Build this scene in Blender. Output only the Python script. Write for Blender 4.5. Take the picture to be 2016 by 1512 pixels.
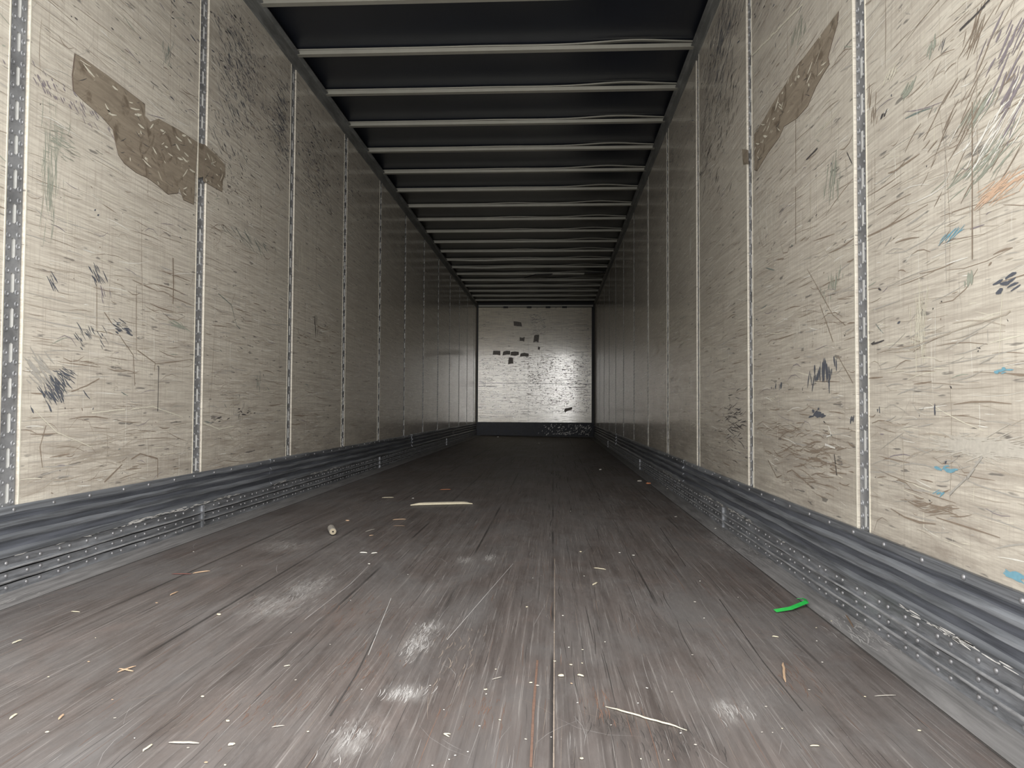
import bpy, math, random
from mathutils import Vector, Matrix
random.seed(7)
for o in list(bpy.data.objects): bpy.data.objects.remove(o)
SC = bpy.context.scene
C = SC.collection

# ---------------------------------------------------------------- camera
YAW, PITCH, ROLL, FPX, CAMH = .054, .0327, .0052, 1508.72, .5878
fwd = Vector((-math.sin(YAW)*math.cos(PITCH), math.cos(YAW)*math.cos(PITCH), math.sin(PITCH)))
rt = Vector((math.cos(YAW), math.sin(YAW), 0)); up = rt.cross(fwd)
r2 = rt*math.cos(ROLL) + up*math.sin(ROLL); u2 = up*math.cos(ROLL) - rt*math.sin(ROLL)
cd = bpy.data.cameras.new('camera'); cam = bpy.data.objects.new('camera', cd); C.objects.link(cam)
cd.sensor_fit = 'HORIZONTAL'; cd.sensor_width = 36; cd.lens = FPX/2016*36; cd.clip_start = .02
m = Matrix.Identity(4)
for i in range(3):
    m[i][0], m[i][1], m[i][2] = r2[i], u2[i], -fwd[i]
m[2][3] = CAMH
cam.matrix_world = m
SC.camera = cam

# ---------------------------------------------------------------- daylight through the open rear doors
SC.view_settings.view_transform = 'Standard'; SC.view_settings.look = 'None'
SC.view_settings.gamma = 1; SC.view_settings.use_curve_mapping = False
SC.view_settings.exposure = 2.55
SC.cycles.max_bounces = 16; SC.cycles.diffuse_bounces = 10; SC.cycles.glossy_bounces = 6
SC.cycles.caustics_reflective = True
SC.cycles.use_denoising = True
SKY, GROUND, LOWSUN = 1.0, .35, 4.0
w = bpy.data.worlds.new('overcast_yard'); SC.world = w; w.use_nodes = True
nt = w.node_tree; nt.nodes.clear()
def wn(t, **k):
    n = nt.nodes.new(t)
    for a, b in k.items(): setattr(n, a, b)
    return n
def wmath(op, a, b=None, c=None):
    n = wn('ShaderNodeMath', operation=op)
    for i, v in enumerate((a, b, c)):
        if v is None: continue
        if isinstance(v, (int, float)): n.inputs[i].default_value = v
        else: nt.links.new(v, n.inputs[i])
    return n.outputs[0]
def wrange(v, a, b, c, d):
    n = wn('ShaderNodeMapRange'); n.interpolation_type = 'SMOOTHSTEP'
    nt.links.new(v, n.inputs[0])
    for i, q in enumerate((a, b, c, d)): n.inputs[i+1].default_value = q
    return n.outputs[0]
tc = wn('ShaderNodeTexCoord'); sp = wn('ShaderNodeSeparateXYZ'); nt.links.new(tc.outputs['Generated'], sp.inputs[0])
X_, Y_, Z_ = sp.outputs
sky = wrange(Z_, -.03, .02, GROUND, SKY)
sky = wmath('MULTIPLY', sky, wrange(X_, -.6, .8, .88, 1.45))     # the sun side of the overcast sky
# a bright patch of hazy sky low behind the open doors, to the right of a darker building
glow = wmath('MULTIPLY', wrange(X_, -.012, .012, .12, 1), wrange(X_, .08, .22, 1, 0))
glow = wmath('MULTIPLY', glow, wmath('MULTIPLY', wrange(Z_, -.03, .0, .25, 1), wrange(Z_, .08, .24, 1, 0)))
glow = wmath('MULTIPLY', glow, wrange(Y_, -.9, -.6, 1, 0))
strength = wmath('ADD', sky, wmath('MULTIPLY', glow, LOWSUN))
bg = wn('ShaderNodeBackground'); wo = wn('ShaderNodeOutputWorld')
bg.inputs[0].default_value = (1.0, .985, .955, 1)
nt.links.new(strength, bg.inputs[1]); nt.links.new(bg.outputs[0], wo.inputs[0])
# portal across the door opening: guides world light in, gives none of its own
pd = bpy.data.lights.new('door_opening', 'AREA'); pd.shape = 'RECTANGLE'; pd.size = 2.6; pd.size_y = 2.9
pd.cycles.is_portal = True
po = bpy.data.objects.new('door_opening', pd); C.objects.link(po)
po.location = (-.384, .78, 1.43); po.rotation_euler = (math.radians(90), 0, 0)

# ---------------------------------------------------------------- dimensions (metres)
XL, XR, YO, YE = -1.634, .866, .80, 16.27
ZT = 2.727; ZB = 2.816; PITCHY = 1.2192; Y0L, Y0R = 2.2263, 2.2007; BOW0 = 4.086; BSP = .6096
def fz(x): return .0135*(.86 - x)          # the plank floor lies a touch out of level

# ---------------------------------------------------------------- measured marks: (y, z) on the side walls, (x, y) on the floor
SPLINTERS = [((-0.9212,1.597),(-0.9048,1.6389),0.0042,'tan'),((-0.9303,1.6182),(-0.8922,1.6064),0.0042,'tan'),((-0.6465,1.2799),(-0.5952,1.2829),0.0055,'grey'),((-0.6722,1.2448),(-0.6703,1.2717),0.0043,'pale'),((-0.8878,1.353),(-0.8931,1.3754),0.0047,'tan'),((-0.9743,1.3465),(-0.9774,1.3692),0.0047,'pale'),((-1.2098,2.5354),(-1.1714,2.5813),0.0066,'tan'),((-1.273,2.5185),(-1.2094,2.5275),0.0043,'red'),((-1.1369,2.2426),(-1.136,2.2871),0.0059,'tan'),((-1.3088,2.0378),(-1.2832,2.0358),0.0035,'pale'),((-1.2702,1.7574),(-1.2668,1.7856),0.0046,'pale'),((-0.4986,1.3587),(-0.4786,1.3672),0.0029,'grey'),((-0.5884,1.6722),(-0.5776,1.68),0.0029,'pale'),((-0.7874,5.3263),(-0.7171,5.3596),0.0138,'orange'),((-1.0709,4.775),(-1.0029,4.8036),0.0083,'pale'),((-0.8106,3.8633),(-0.7488,3.8926),0.0074,'tan'),((-0.7669,3.6683),(-0.7121,3.678),0.0051,'brown'),((-0.8533,3.4779),(-0.8291,3.5546),0.0061,'grey'),((-0.8113,3.3726),(-0.7969,3.3887),0.0058,'tan'),((-0.7542,2.9795),(-0.7239,2.9789),0.0077,'white'),((-0.7059,2.9711),(-0.6851,2.9849),0.0064,'white'),((-0.1913,1.3612),(-0.1786,1.3604),0.0029,'pale'),((-0.1902,1.3593),(-0.1799,1.3498),0.0029,'pale'),((-0.1274,1.6396),(-0.1081,1.6571),0.0028,'grey'),((0.0544,1.6872),(0.0673,1.6792),0.0058,'pale'),((0.1491,2.8228),(0.1919,2.8025),0.0048,'pale'),((0.1313,2.5467),(0.1485,2.5858),0.0088,'pale'),((0.5653,2.0297),(0.5806,2.0249),0.0044,'pale'),((0.8422,2.2742),(0.8113,2.1373),0.0047,'brown'),((0.659,1.6269),(0.7061,1.6374),0.0035,'grey'),((0.4466,1.3743),(0.4627,1.3759),0.003,'pale'),((0.5307,1.82),(0.4983,1.6915),0.006,'tan')]
CHIPS = [(-0.9058,2.057,0.0232,'pale'),(-0.6831,1.484,0.0118,'pale'),(-0.5867,1.3765,0.0119,'pale'),(-0.6056,1.2645,0.0075,'grey'),(-0.8726,1.3002,0.0103,'pale'),(-1.0449,1.5558,0.0082,'pale'),(-1.0206,1.6545,0.0099,'tan'),(-1.1067,1.8206,0.006,'pale'),(-1.1316,2.1535,0.0114,'tan'),(-0.8461,1.4514,0.0058,'tan'),(-0.7928,1.3694,0.0073,'grey'),(-0.7121,1.2914,0.0043,'white'),(-0.5529,1.2163,0.0097,'tan'),(-0.519,1.2108,0.0072,'pale'),(-0.5352,1.5927,0.0084,'grey'),(-0.6573,1.9161,0.0064,'white'),(-0.4293,1.3462,0.0071,'pale'),(-0.1362,1.5798,0.0115,'pale'),(-0.1329,1.555,0.0072,'white'),(-0.1246,1.7033,0.0079,'pale'),(-0.1313,1.3997,0.0056,'white'),(-0.1601,1.2791,0.0068,'white'),(-0.1681,1.2637,0.005,'white'),(-0.1919,1.24,0.0049,'white'),(-0.2056,1.467,0.0058,'white'),(-0.2518,1.5905,0.0053,'white'),(-0.3858,1.5534,0.0062,'white'),(-0.5334,1.8346,0.0073,'grey'),(-0.0452,1.6288,0.0108,'pale'),(-0.0311,1.614,0.0118,'grey'),(0.04,1.6334,0.0097,'tan'),(0.0396,1.8784,0.0075,'white'),(0.0721,1.8649,0.0087,'pale'),(0.0416,1.7519,0.0116,'pale'),(0.0672,1.7651,0.007,'pale'),(0.0051,1.7722,0.0094,'pale'),(0.0284,2.1625,0.0086,'white'),(0.0042,1.9991,0.0053,'white'),(-0.075,2.2427,0.0134,'pale'),(0.1084,2.6813,0.0089,'white'),(0.0494,1.5286,0.0061,'white'),(0.0485,1.288,0.0102,'pale'),(-0.0966,1.4303,0.0076,'pale'),(-0.046,1.3526,0.0081,'pale'),(-0.0019,1.3652,0.0045,'white'),(-0.1407,1.2941,0.0051,'white'),(0.1959,1.6235,0.0086,'white'),(0.2449,1.6058,0.0085,'grey'),(0.3305,1.8541,0.0098,'grey'),(0.4298,2.3664,0.0141,'grey'),(0.4998,2.6569,0.0088,'white'),(0.422,2.185,0.0087,'white'),(0.13,1.9317,0.0064,'white'),(0.6692,2.0028,0.008,'white'),(0.709,2.125,0.0085,'pale'),(0.7748,2.1973,0.0117,'pale'),(0.6252,1.8341,0.0073,'white'),(0.5765,2.4419,0.0065,'white'),(0.5347,1.6492,0.0087,'grey'),(0.4183,1.547,0.0092,'grey'),(0.1682,1.5383,0.0051,'white'),(0.1467,1.2955,0.0052,'pale'),(0.1917,1.2961,0.0052,'pale'),(0.2294,1.4049,0.0065,'white'),(0.247,1.3589,0.009,'grey'),(0.3964,1.4236,0.0057,'grey'),(0.4192,1.4434,0.0048,'pale'),(0.1073,1.428,0.0057,'grey'),(0.3775,1.4239,0.0076,'grey'),(0.6704,1.4594,0.0097,'pale'),(0.6377,1.6219,0.0075,'pale'),(0.456,7.4618,0.0495,'white'),(0.0986,4.3691,0.0116,'white'),(0.8472,5.7606,0.0267,'grey'),(0.669,4.2511,0.0225,'grey'),(0.8035,3.8643,0.0154,'white'),(0.1122,3.1353,0.0187,'pale'),(0.2699,3.1376,0.0146,'white'),(0.3202,3.0915,0.0164,'white'),(-0.2388,12.8696,0.0427,'white'),(-1.1069,15.3119,0.0609,'white'),(-0.8771,4.7867,0.019,'white'),(-0.6666,2.7761,0.0147,'white'),(-1.0224,3.7892,0.0352,'tan'),(-1.1893,3.2369,0.0086,'grey'),(-1.0991,2.6768,0.0071,'white'),(-1.383,2.9034,0.0096,'white'),(-0.7269,2.3815,0.0063,'white'),(-0.5957,2.2521,0.006,'white'),(-0.4952,2.6204,0.0069,'white'),(-0.0676,2.6248,0.0061,'white')]
STICK = [(-0.8266,4.4324),(-0.4803,4.575)]
LONG = [(0.103,1.5136),(0.2436,1.4193)]
PEG = [(-1.0393,3.5422),(-0.9448,3.2903)]
STRAP = [(0.6432,2.2769),(0.6935,2.3001),(0.7597,2.3605),(0.7635,2.391),(0.7438,2.4007)]
SQ = [(-0.5398,1.2824)]
BIG = [(0.018,1.677)]
ORANGE = [(0.696,6.323),(0.7425,6.1631)]
PATCH_L = [(2.4936,1.7903),(2.5502,1.7971),(2.6941,1.7991),(2.9397,1.7978),(2.9416,1.7512),(2.9844,1.7428),(3.047,1.7793),(3.2096,1.7946),(3.3901,1.8023),(3.3729,1.6093),(3.367,1.5098),(3.2669,1.5031),(3.2286,1.544),(3.2205,1.5193),(3.1337,1.4903),(3.0498,1.5025),(2.9702,1.51),(2.8877,1.505),(2.8054,1.5146),(2.7637,1.5338),(2.7384,1.5827),(2.724,1.6156),(2.6528,1.6358),(2.5472,1.6488),(2.4902,1.6606),(2.4828,1.71)]
PATCH_L2 = [(3.4611,1.8176),(3.5858,1.809),(3.6899,1.7928),(3.6919,1.7424),(3.6641,1.706),(3.6606,1.6494),(3.4578,1.6417)]
PATCH_L3 = [(3.3851,1.8028),(3.4664,1.8171),(3.4621,1.6645),(3.3771,1.6292)]
PATCH_R = [(2.3533,1.8053),(2.3629,1.7727),(2.4033,1.7422),(2.4451,1.7063),(2.4339,1.6796),(2.4821,1.6731),(2.5583,1.6594),(2.6396,1.6288),(2.7554,1.6313),(2.9064,1.6585),(2.9669,1.6392),(3.1144,1.6317),(3.2884,1.6096),(3.3317,1.629),(3.3353,1.783),(3.1703,1.7905),(3.0539,1.8052),(2.8781,1.8106),(2.7818,1.8233),(2.6778,1.8144),(2.5945,1.8125),(2.4668,1.8082)]
PATCH_R2 = [(3.5481,1.7912),(3.4438,1.7524),(3.4333,1.6853),(3.5296,1.7132)]
CLUSTERS = [('L',2.3462,0.7014,0.06,0.04,40,'greyl',-35,0.06,0.006),('L',2.4357,0.639,0.064,0.042,60,'navy',-45,0.05,0.005),('L',2.486,0.6999,0.054,0.024,26,'navy',-20,0.05,0.003),('L',2.8125,0.8887,0.075,0.023,16,'navy',-10,0.05,0.006),('L',2.644,1.0621,0.067,0.033,14,'navy',-45,0.05,0.006),('L',2.6223,0.8413,0.075,0.04,22,'navy',-40,0.04,0.004),('L',2.4223,0.9894,0.036,0.017,5,'navy',-45,0.05,0.005),('L',2.709,0.9989,0.038,0.026,6,'violet',-60,0.035,0.006),('L',3.1106,2.0732,0.042,0.054,24,'teal',80,0.04,0.003),('L',2.3826,1.3645,0.045,0.165,70,'sage',89,0.1,0.0025),('L',2.4302,1.4648,0.078,0.084,40,'sage',0,0.05,0.003),('L',2.3477,1.6257,0.146,0.033,40,'violet',-38,0.02,0.006),('L',2.5919,1.6305,0.118,0.045,40,'violet',-38,0.03,0.006),('L',3.2344,0.9447,0.112,0.011,10,'sage',-5,0.09,0.008),('L',3.9392,0.5681,0.118,0.013,10,'black',0,0.05,0.006),('L',3.9072,0.5549,0.065,0.066,10,'black',70,0.03,0.004),('L',3.6658,0.5316,0.114,0.012,8,'black',5,0.05,0.005),('L',3.8352,2.3048,0.382,0.236,420,'navy',-28,0.035,0.0045),('L',3.7316,1.7933,0.361,0.28,150,'black',-25,0.02,0.005),('L',3.8939,2.4662,0.196,0.16,160,'navy',-30,0.03,0.004),('L',4.4696,2.2744,0.153,0.274,220,'navy',-20,0.05,0.005),('L',5.1104,2.2315,0.388,0.346,260,'navy',-20,0.05,0.005),('L',4.823,1.5787,0.079,0.065,8,'pale',90,0.1,0.008),('L',5.1575,1.1563,0.034,0.097,6,'black',90,0.1,0.012),('L',4.072,1.4817,0.355,0.041,30,'teal',-20,0.12,0.004),('L',3.7243,1.9714,0.179,0.153,60,'navy',-35,0.04,0.004),('L',4.1754,0.7367,0.044,0.034,6,'teal',90,0.05,0.008),('L',3.1438,0.166,0.254,0.064,30,'brown',0,0.08,0.004),('L',2.7003,0.406,0.589,0.11,90,'midb',0,0.15,0.003),('L',3.98,0.38,0.544,0.081,70,'midb',0,0.15,0.003),('L',3.9045,0.621,0.39,0.158,60,'midb',3,0.1,0.003),('R',2.5054,0.7075,0.111,0.026,30,'navy',88,0.05,0.012),('R',2.5555,0.577,0.077,0.01,16,'navy',5,0.04,0.012),('R',3.0542,0.6794,0.041,0.01,5,'navy',90,0.02,0.012),('R',2.967,0.6769,0.039,0.01,5,'navy',90,0.02,0.012),('R',2.2671,0.5597,0.019,0.01,6,'navy',80,0.02,0.008),('R',1.4847,1.2444,0.064,0.106,46,'violet',40,0.06,0.006),('R',1.6043,1.3729,0.038,0.021,10,'brown',55,0.07,0.004),('R',1.5239,1.022,0.076,0.014,50,'orange',10,0.07,0.003),('R',1.7162,0.9713,0.047,0.009,8,'blue',15,0.05,0.003),('R',1.7295,0.4622,0.03,0.004,5,'blue',0,0.05,0.007),('R',1.5028,0.2795,0.023,0.007,16,'blue',-5,0.04,0.006),('R',1.7835,1.4248,0.014,0.011,10,'sage',60,0.02,0.01),('R',1.898,1.3751,0.032,0.009,14,'sage',30,0.04,0.01),('R',1.9947,1.4557,0.029,0.01,10,'pale',40,0.03,0.006),('R',1.7379,1.4052,0.011,0.007,3,'navy',50,0.03,0.004),('R',2.0363,1.366,0.018,0.007,4,'black',30,0.02,0.008),('R',2.1059,1.3931,0.033,0.083,12,'brown',80,0.05,0.004),('R',1.59,1.2029,0.055,0.012,16,'sage',35,0.08,0.004),('R',2.4104,1.3276,0.052,0.063,24,'sage',75,0.06,0.007),('R',1.6083,0.5158,0.112,0.014,90,'haze',0,0.25,0.004),('R',1.799,0.3682,0.117,0.014,20,'brown',3,0.12,0.003),('R',2.1211,0.7722,0.046,0.004,2,'black',5,0.06,0.006),('R',1.914,0.7443,0.107,0.007,3,'brown',8,0.08,0.003),('R',1.7932,0.5932,0.009,0.006,3,'navy',90,0.02,0.008),('R',2.0931,0.592,0.01,0.005,3,'navy',90,0.015,0.006),('R',1.8608,0.7919,0.03,0.06,60,'pale',90,0.06,0.003),('R',2.6077,0.874,0.305,0.068,60,'white',90,0.04,0.002),('R',2.7448,1.9353,0.079,0.04,24,'sage',60,0.05,0.006),('R',2.1831,1.0271,0.141,0.014,10,'greyl',20,0.1,0.004),('R',3.2232,1.388,0.156,0.127,40,'white',88,0.04,0.004),('R',2.4185,0.9798,0.086,0.032,24,'sage',80,0.03,0.007),('R',1.6371,0.8628,0.016,0.01,10,'sage',90,0.02,0.01),('R',3.9789,2.5093,0.424,0.24,260,'navy',35,0.07,0.006),('R',4.2423,2.1244,0.342,0.282,120,'black',25,0.06,0.006),('R',3.7585,2.0987,0.214,0.125,50,'black',40,0.05,0.006),('R',1.5555,1.1331,0.106,0.061,40,'white',30,0.07,0.004),('R',1.5932,1.0838,0.111,0.031,40,'sage',20,0.08,0.003),('R',4.8764,1.6399,0.054,0.097,6,'white',90,0.12,0.01),('R',4.8531,0.7379,0.035,0.045,3,'white',90,0.1,0.008),('R',2.834,0.5109,0.361,0.018,40,'brown',2,0.14,0.003),('R',2.6177,0.4325,0.413,0.085,100,'brown',0,0.12,0.004),('R',3.6829,0.5341,0.253,0.12,80,'black',2,0.12,0.004),('R',1.4959,0.8291,0.032,0.019,8,'navy',10,0.03,0.008),('R',1.525,0.6665,0.017,0.005,5,'blue',0,0.03,0.006),('R',1.7751,0.4053,0.023,0.009,6,'blue',20,0.03,0.003),('R',1.8907,0.6238,0.321,0.244,60,'greyl',8,0.12,0.003),('R',1.648,1.1987,0.201,0.161,50,'brown',30,0.08,0.003)]
SCRATCH = [('L','brown',0.009,[(3.1875,1.2283),(3.1964,1.1158),(3.1953,1.0324)]),('L','brown',0.004,[(2.6957,0.9319),(2.8939,0.7883),(2.9094,0.6701)]),('L','brown',0.003,[(2.9028,1.1179),(2.9156,0.7898)]),('L','brown',0.006,[(2.7196,0.3124),(2.8327,0.3689),(2.9566,0.404),(3.0942,0.3752),(3.0973,0.2974)]),('L','pale',0.003,[(2.3149,0.5885),(2.4407,0.5054),(2.6375,0.4458)]),('L','brown',0.004,[(2.3894,0.5266),(2.3626,0.4592),(2.3772,0.3936)]),('L','brown',0.004,[(2.9222,0.8103),(3.0585,0.7685),(3.0517,0.7369)]),('L','brown',0.003,[(2.644,1.0621),(2.6517,0.8624)]),('L','pale',0.005,[(2.6328,0.5681),(2.8947,0.5808),(3.0455,0.5913),(3.3527,0.5356)]),('L','brown',0.004,[(2.5154,0.6409),(2.5997,0.6607),(2.6737,0.6904)]),('L','teal',0.004,[(3.5845,1.1547),(3.7901,1.1093),(3.8564,1.0132),(3.9551,0.9837)]),('L','brown',0.003,[(3.7901,1.1093),(3.8309,1.1724)]),('L','pale',0.006,[(3.5032,0.5147),(3.6678,0.482),(3.8462,0.4955)]),('L','black',0.005,[(3.0791,0.7592),(3.0874,0.7555),(3.0865,0.5704)]),('L','sage',0.004,[(2.3702,1.3606),(2.3804,1.2225)]),('R','brown',0.004,[(1.6177,1.2299),(1.6263,0.9032)]),('R','brown',0.004,[(2.7673,1.6964),(2.7785,1.1849)]),('R','brown',0.003,[(2.6546,1.0707),(2.4207,0.8851),(2.3182,0.8422)]),('R','brown',0.004,[(2.533,0.9321),(2.3813,0.7559),(2.2645,0.6668)]),('R','greyl',0.006,[(1.731,0.4046),(1.6578,0.4497),(1.5996,0.4958)]),('R','brown',0.004,[(2.1969,0.4586),(1.9213,0.4573),(1.7744,0.4338),(1.6578,0.4497),(1.6003,0.4702)]),('R','midb',0.003,[(2.0425,0.7455),(1.8876,0.7458),(1.6594,0.7643),(1.5138,0.7732),(1.4973,0.7789)]),('R','brown',0.004,[(3.1528,0.389),(3.0274,0.3286),(2.837,0.3729),(2.62,0.3308)]),('R','black',0.007,[(2.6382,1.8062),(2.7205,1.7592),(2.7513,1.6386)]),('R','pale',0.008,[(3.3724,2.1456),(2.6339,1.9951)]),('R','black',0.005,[(1.6629,1.4023),(1.5846,1.4051),(1.5482,1.4065)]),('R','black',0.006,[(2.4179,0.4527),(2.3982,0.392)]),('R','white',0.006,[(2.4968,0.4803),(2.4089,0.4735)]),('R','white',0.006,[(2.4639,0.5377),(2.4382,0.5098),(2.4826,0.5051)]),('R','black',0.005,[(2.6567,1.4483),(2.5452,1.4506)]),('R','black',0.004,[(2.2943,1.3522),(2.2568,1.3067)])]
FDUST = [(-0.3285,1.8583,0.036,0.098,240,'dust'),(-0.293,1.5465,0.04,0.038,160,'dust'),(-0.3223,2.0105,0.033,0.055,60,'dust'),(-0.2411,2.9647,0.023,0.06,50,'dust'),(-0.3332,2.911,0.027,0.048,24,'dust'),(-0.3421,1.338,0.035,0.081,90,'dust'),(0.7945,4.665,0.044,0.197,50,'dust'),(0.7855,3.4442,0.092,0.24,120,'dust'),(0.832,2.0566,0.081,0.103,130,'dust'),(0.3455,1.5208,0.03,0.051,60,'dust'),(-0.7733,2.3753,0.062,0.163,90,'dust'),(-0.7997,2.1846,0.085,0.121,70,'dust'),(-1.6207,6.0819,0.116,0.343,50,'dust'),(-1.6414,7.4834,0.189,0.389,40,'dust'),(-0.2215,1.7937,0.07,0.222,90,'tanf'),(-0.1324,1.472,0.058,0.098,60,'rust'),(-0.4223,1.7351,0.068,0.208,90,'rust'),(0.0916,1.52,0.04,0.104,60,'rust'),(0.5288,1.7071,0.045,0.129,60,'rust'),(-0.5586,1.4285,0.112,0.141,80,'rust'),(-0.5563,2.1593,0.113,0.215,80,'rust'),(0.2152,1.372,0.071,0.084,60,'darkf'),(0.1061,1.4484,0.057,0.07,60,'darkf'),(0.3623,7.7582,0.31,1.802,120,'darkf'),(-1.0899,3.0821,0.08,0.11,20,'dust'),(-1.6275,2.8345,0.055,0.075,20,'dust')]
FLINES = [('rust',0.005,[(-0.0341,1.2497),(-0.0361,1.4818),(-0.0345,1.7784)]),('tanf',0.0025,[(0.0025,1.2532),(0.0039,1.7827),(0.0072,2.982)]),('darkf',0.003,[(0.5129,2.4144),(0.4879,1.8368),(0.4848,1.535)]),('darkf',0.003,[(0.4951,2.9095),(0.5286,3.8324)]),('darkf',0.003,[(-0.4442,1.9282),(-0.4198,1.6358),(-0.411,1.4196)]),('dust',0.002,[(-0.2611,1.9071),(-0.1474,2.8618)]),('dust',0.002,[(-0.6617,2.7406),(-0.6518,2.4616),(-0.6635,2.0414)]),('dust',0.002,[(-0.4842,2.297),(-0.4479,1.9723),(-0.4252,1.7707)])]
END_TAPE = [(-0.8414,2.4472,-0.6849,2.3506),(-0.7067,2.1163,-0.6215,2.0291),(-1.2859,1.8289,-1.1313,1.7304),(-1.079,1.8177,-0.9065,1.7353),(-0.9023,1.8179,-0.7346,1.7264),(-0.9521,1.6848,-0.8551,1.5474),(-0.423,2.1668,-0.3126,2.0109),(0.2502,0.6381,0.3981,0.5138),(-0.7005,1.7768,-0.5399,1.7037),(-0.335,1.9032,-0.2891,1.846)]


# ---------------------------------------------------------------- node material helper
class NM:
    def __init__(s, name):
        s.m = bpy.data.materials.new(name); s.m.use_nodes = True; s.t = s.m.node_tree
        s.b = s.t.nodes['Principled BSDF']
    def n(s, t, **k):
        q = s.t.nodes.new(t)
        for a, b in k.items(): setattr(q, a, b)
        return q
    def l(s, a, b): s.t.links.new(a, b)
    def pos(s, scale=(1,1,1), loc=(0,0,0), rot=(0,0,0)):
        g = s.n('ShaderNodeNewGeometry'); mp = s.n('ShaderNodeMapping'); s.l(g.outputs['Position'], mp.inputs[0])
        mp.inputs['Location'].default_value = loc; mp.inputs['Scale'].default_value = scale; mp.inputs['Rotation'].default_value = rot
        return mp.outputs[0]
    def noise(s, v, scale=1, detail=3, rough=.55, dist=0):
        q = s.n('ShaderNodeTexNoise'); s.l(v, q.inputs['Vector'])
        q.inputs['Scale'].default_value = scale; q.inputs['Detail'].default_value = detail
        q.inputs['Roughness'].default_value = rough; q.inputs['Distortion'].default_value = dist
        return q.outputs['Fac']
    def voro(s, v, scale=1, feature='F1'):
        q = s.n('ShaderNodeTexVoronoi'); q.feature = feature; s.l(v, q.inputs['Vector']); q.inputs['Scale'].default_value = scale
        return q.outputs['Distance']
    def ramp(s, v, stops):
        q = s.n('ShaderNodeValToRGB'); s.l(v, q.inputs[0]); e = q.color_ramp.elements
        while len(e) < len(stops): e.new(.5)
        for i, (p, c) in enumerate(stops):
            e[i].position = p; e[i].color = (c, c, c, 1) if isinstance(c, (int, float)) else (*c, 1)
        return q.outputs[0]
    def mix(s, f, a, b, mode='MIX'):
        q = s.n('ShaderNodeMix'); q.data_type = 'RGBA'; q.blend_type = mode
        for v, i in ((f, 0), (a, 6), (b, 7)):
            if isinstance(v, (int, float)): q.inputs[i].default_value = v if i == 0 else (v, v, v, 1)
            elif isinstance(v, tuple): q.inputs[i].default_value = (*v, 1)
            else: s.l(v, q.inputs[i])
        return q.outputs[2]
    def math(s, op, a, b=0.0):
        q = s.n('ShaderNodeMath', operation=op)
        for i, v in enumerate((a, b)):
            if isinstance(v, (int, float)): q.inputs[i].default_value = v
            else: s.l(v, q.inputs[i])
        return q.outputs[0]
    def bump(s, h, strength=.2, dist=.01, prev=None):
        q = s.n('ShaderNodeBump'); s.l(h, q.inputs['Height']); q.inputs['Strength'].default_value = strength; q.inputs['Distance'].default_value = dist
        if prev is not None: s.l(prev, q.inputs['Normal'])
        return q.outputs[0]
    def out(s, col=None, rough=.5, metal=0.0, normal=None, spec=.5):
        if isinstance(col, tuple): s.b.inputs['Base Color'].default_value = (*col, 1)
        elif col is not None: s.l(col, s.b.inputs['Base Color'])
        if isinstance(rough, (int, float)): s.b.inputs['Roughness'].default_value = rough
        else: s.l(rough, s.b.inputs['Roughness'])
        s.b.inputs['Metallic'].default_value = metal; s.b.inputs['Specular IOR Level'].default_value = spec
        if normal is not None: s.l(normal, s.b.inputs['Normal'])
        return s.m
def plain(name, col, rough=.5, metal=0.0, grain=.12, gscale=60, spec=.5):
    q = NM(name); n = q.noise(q.pos(), gscale, 3)
    dk = tuple(c*(1-grain*2) for c in col); lt = tuple(min(1, c*(1+grain)) for c in col)
    return q.out(q.mix(n, dk, lt), rough, metal, None, spec)

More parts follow.
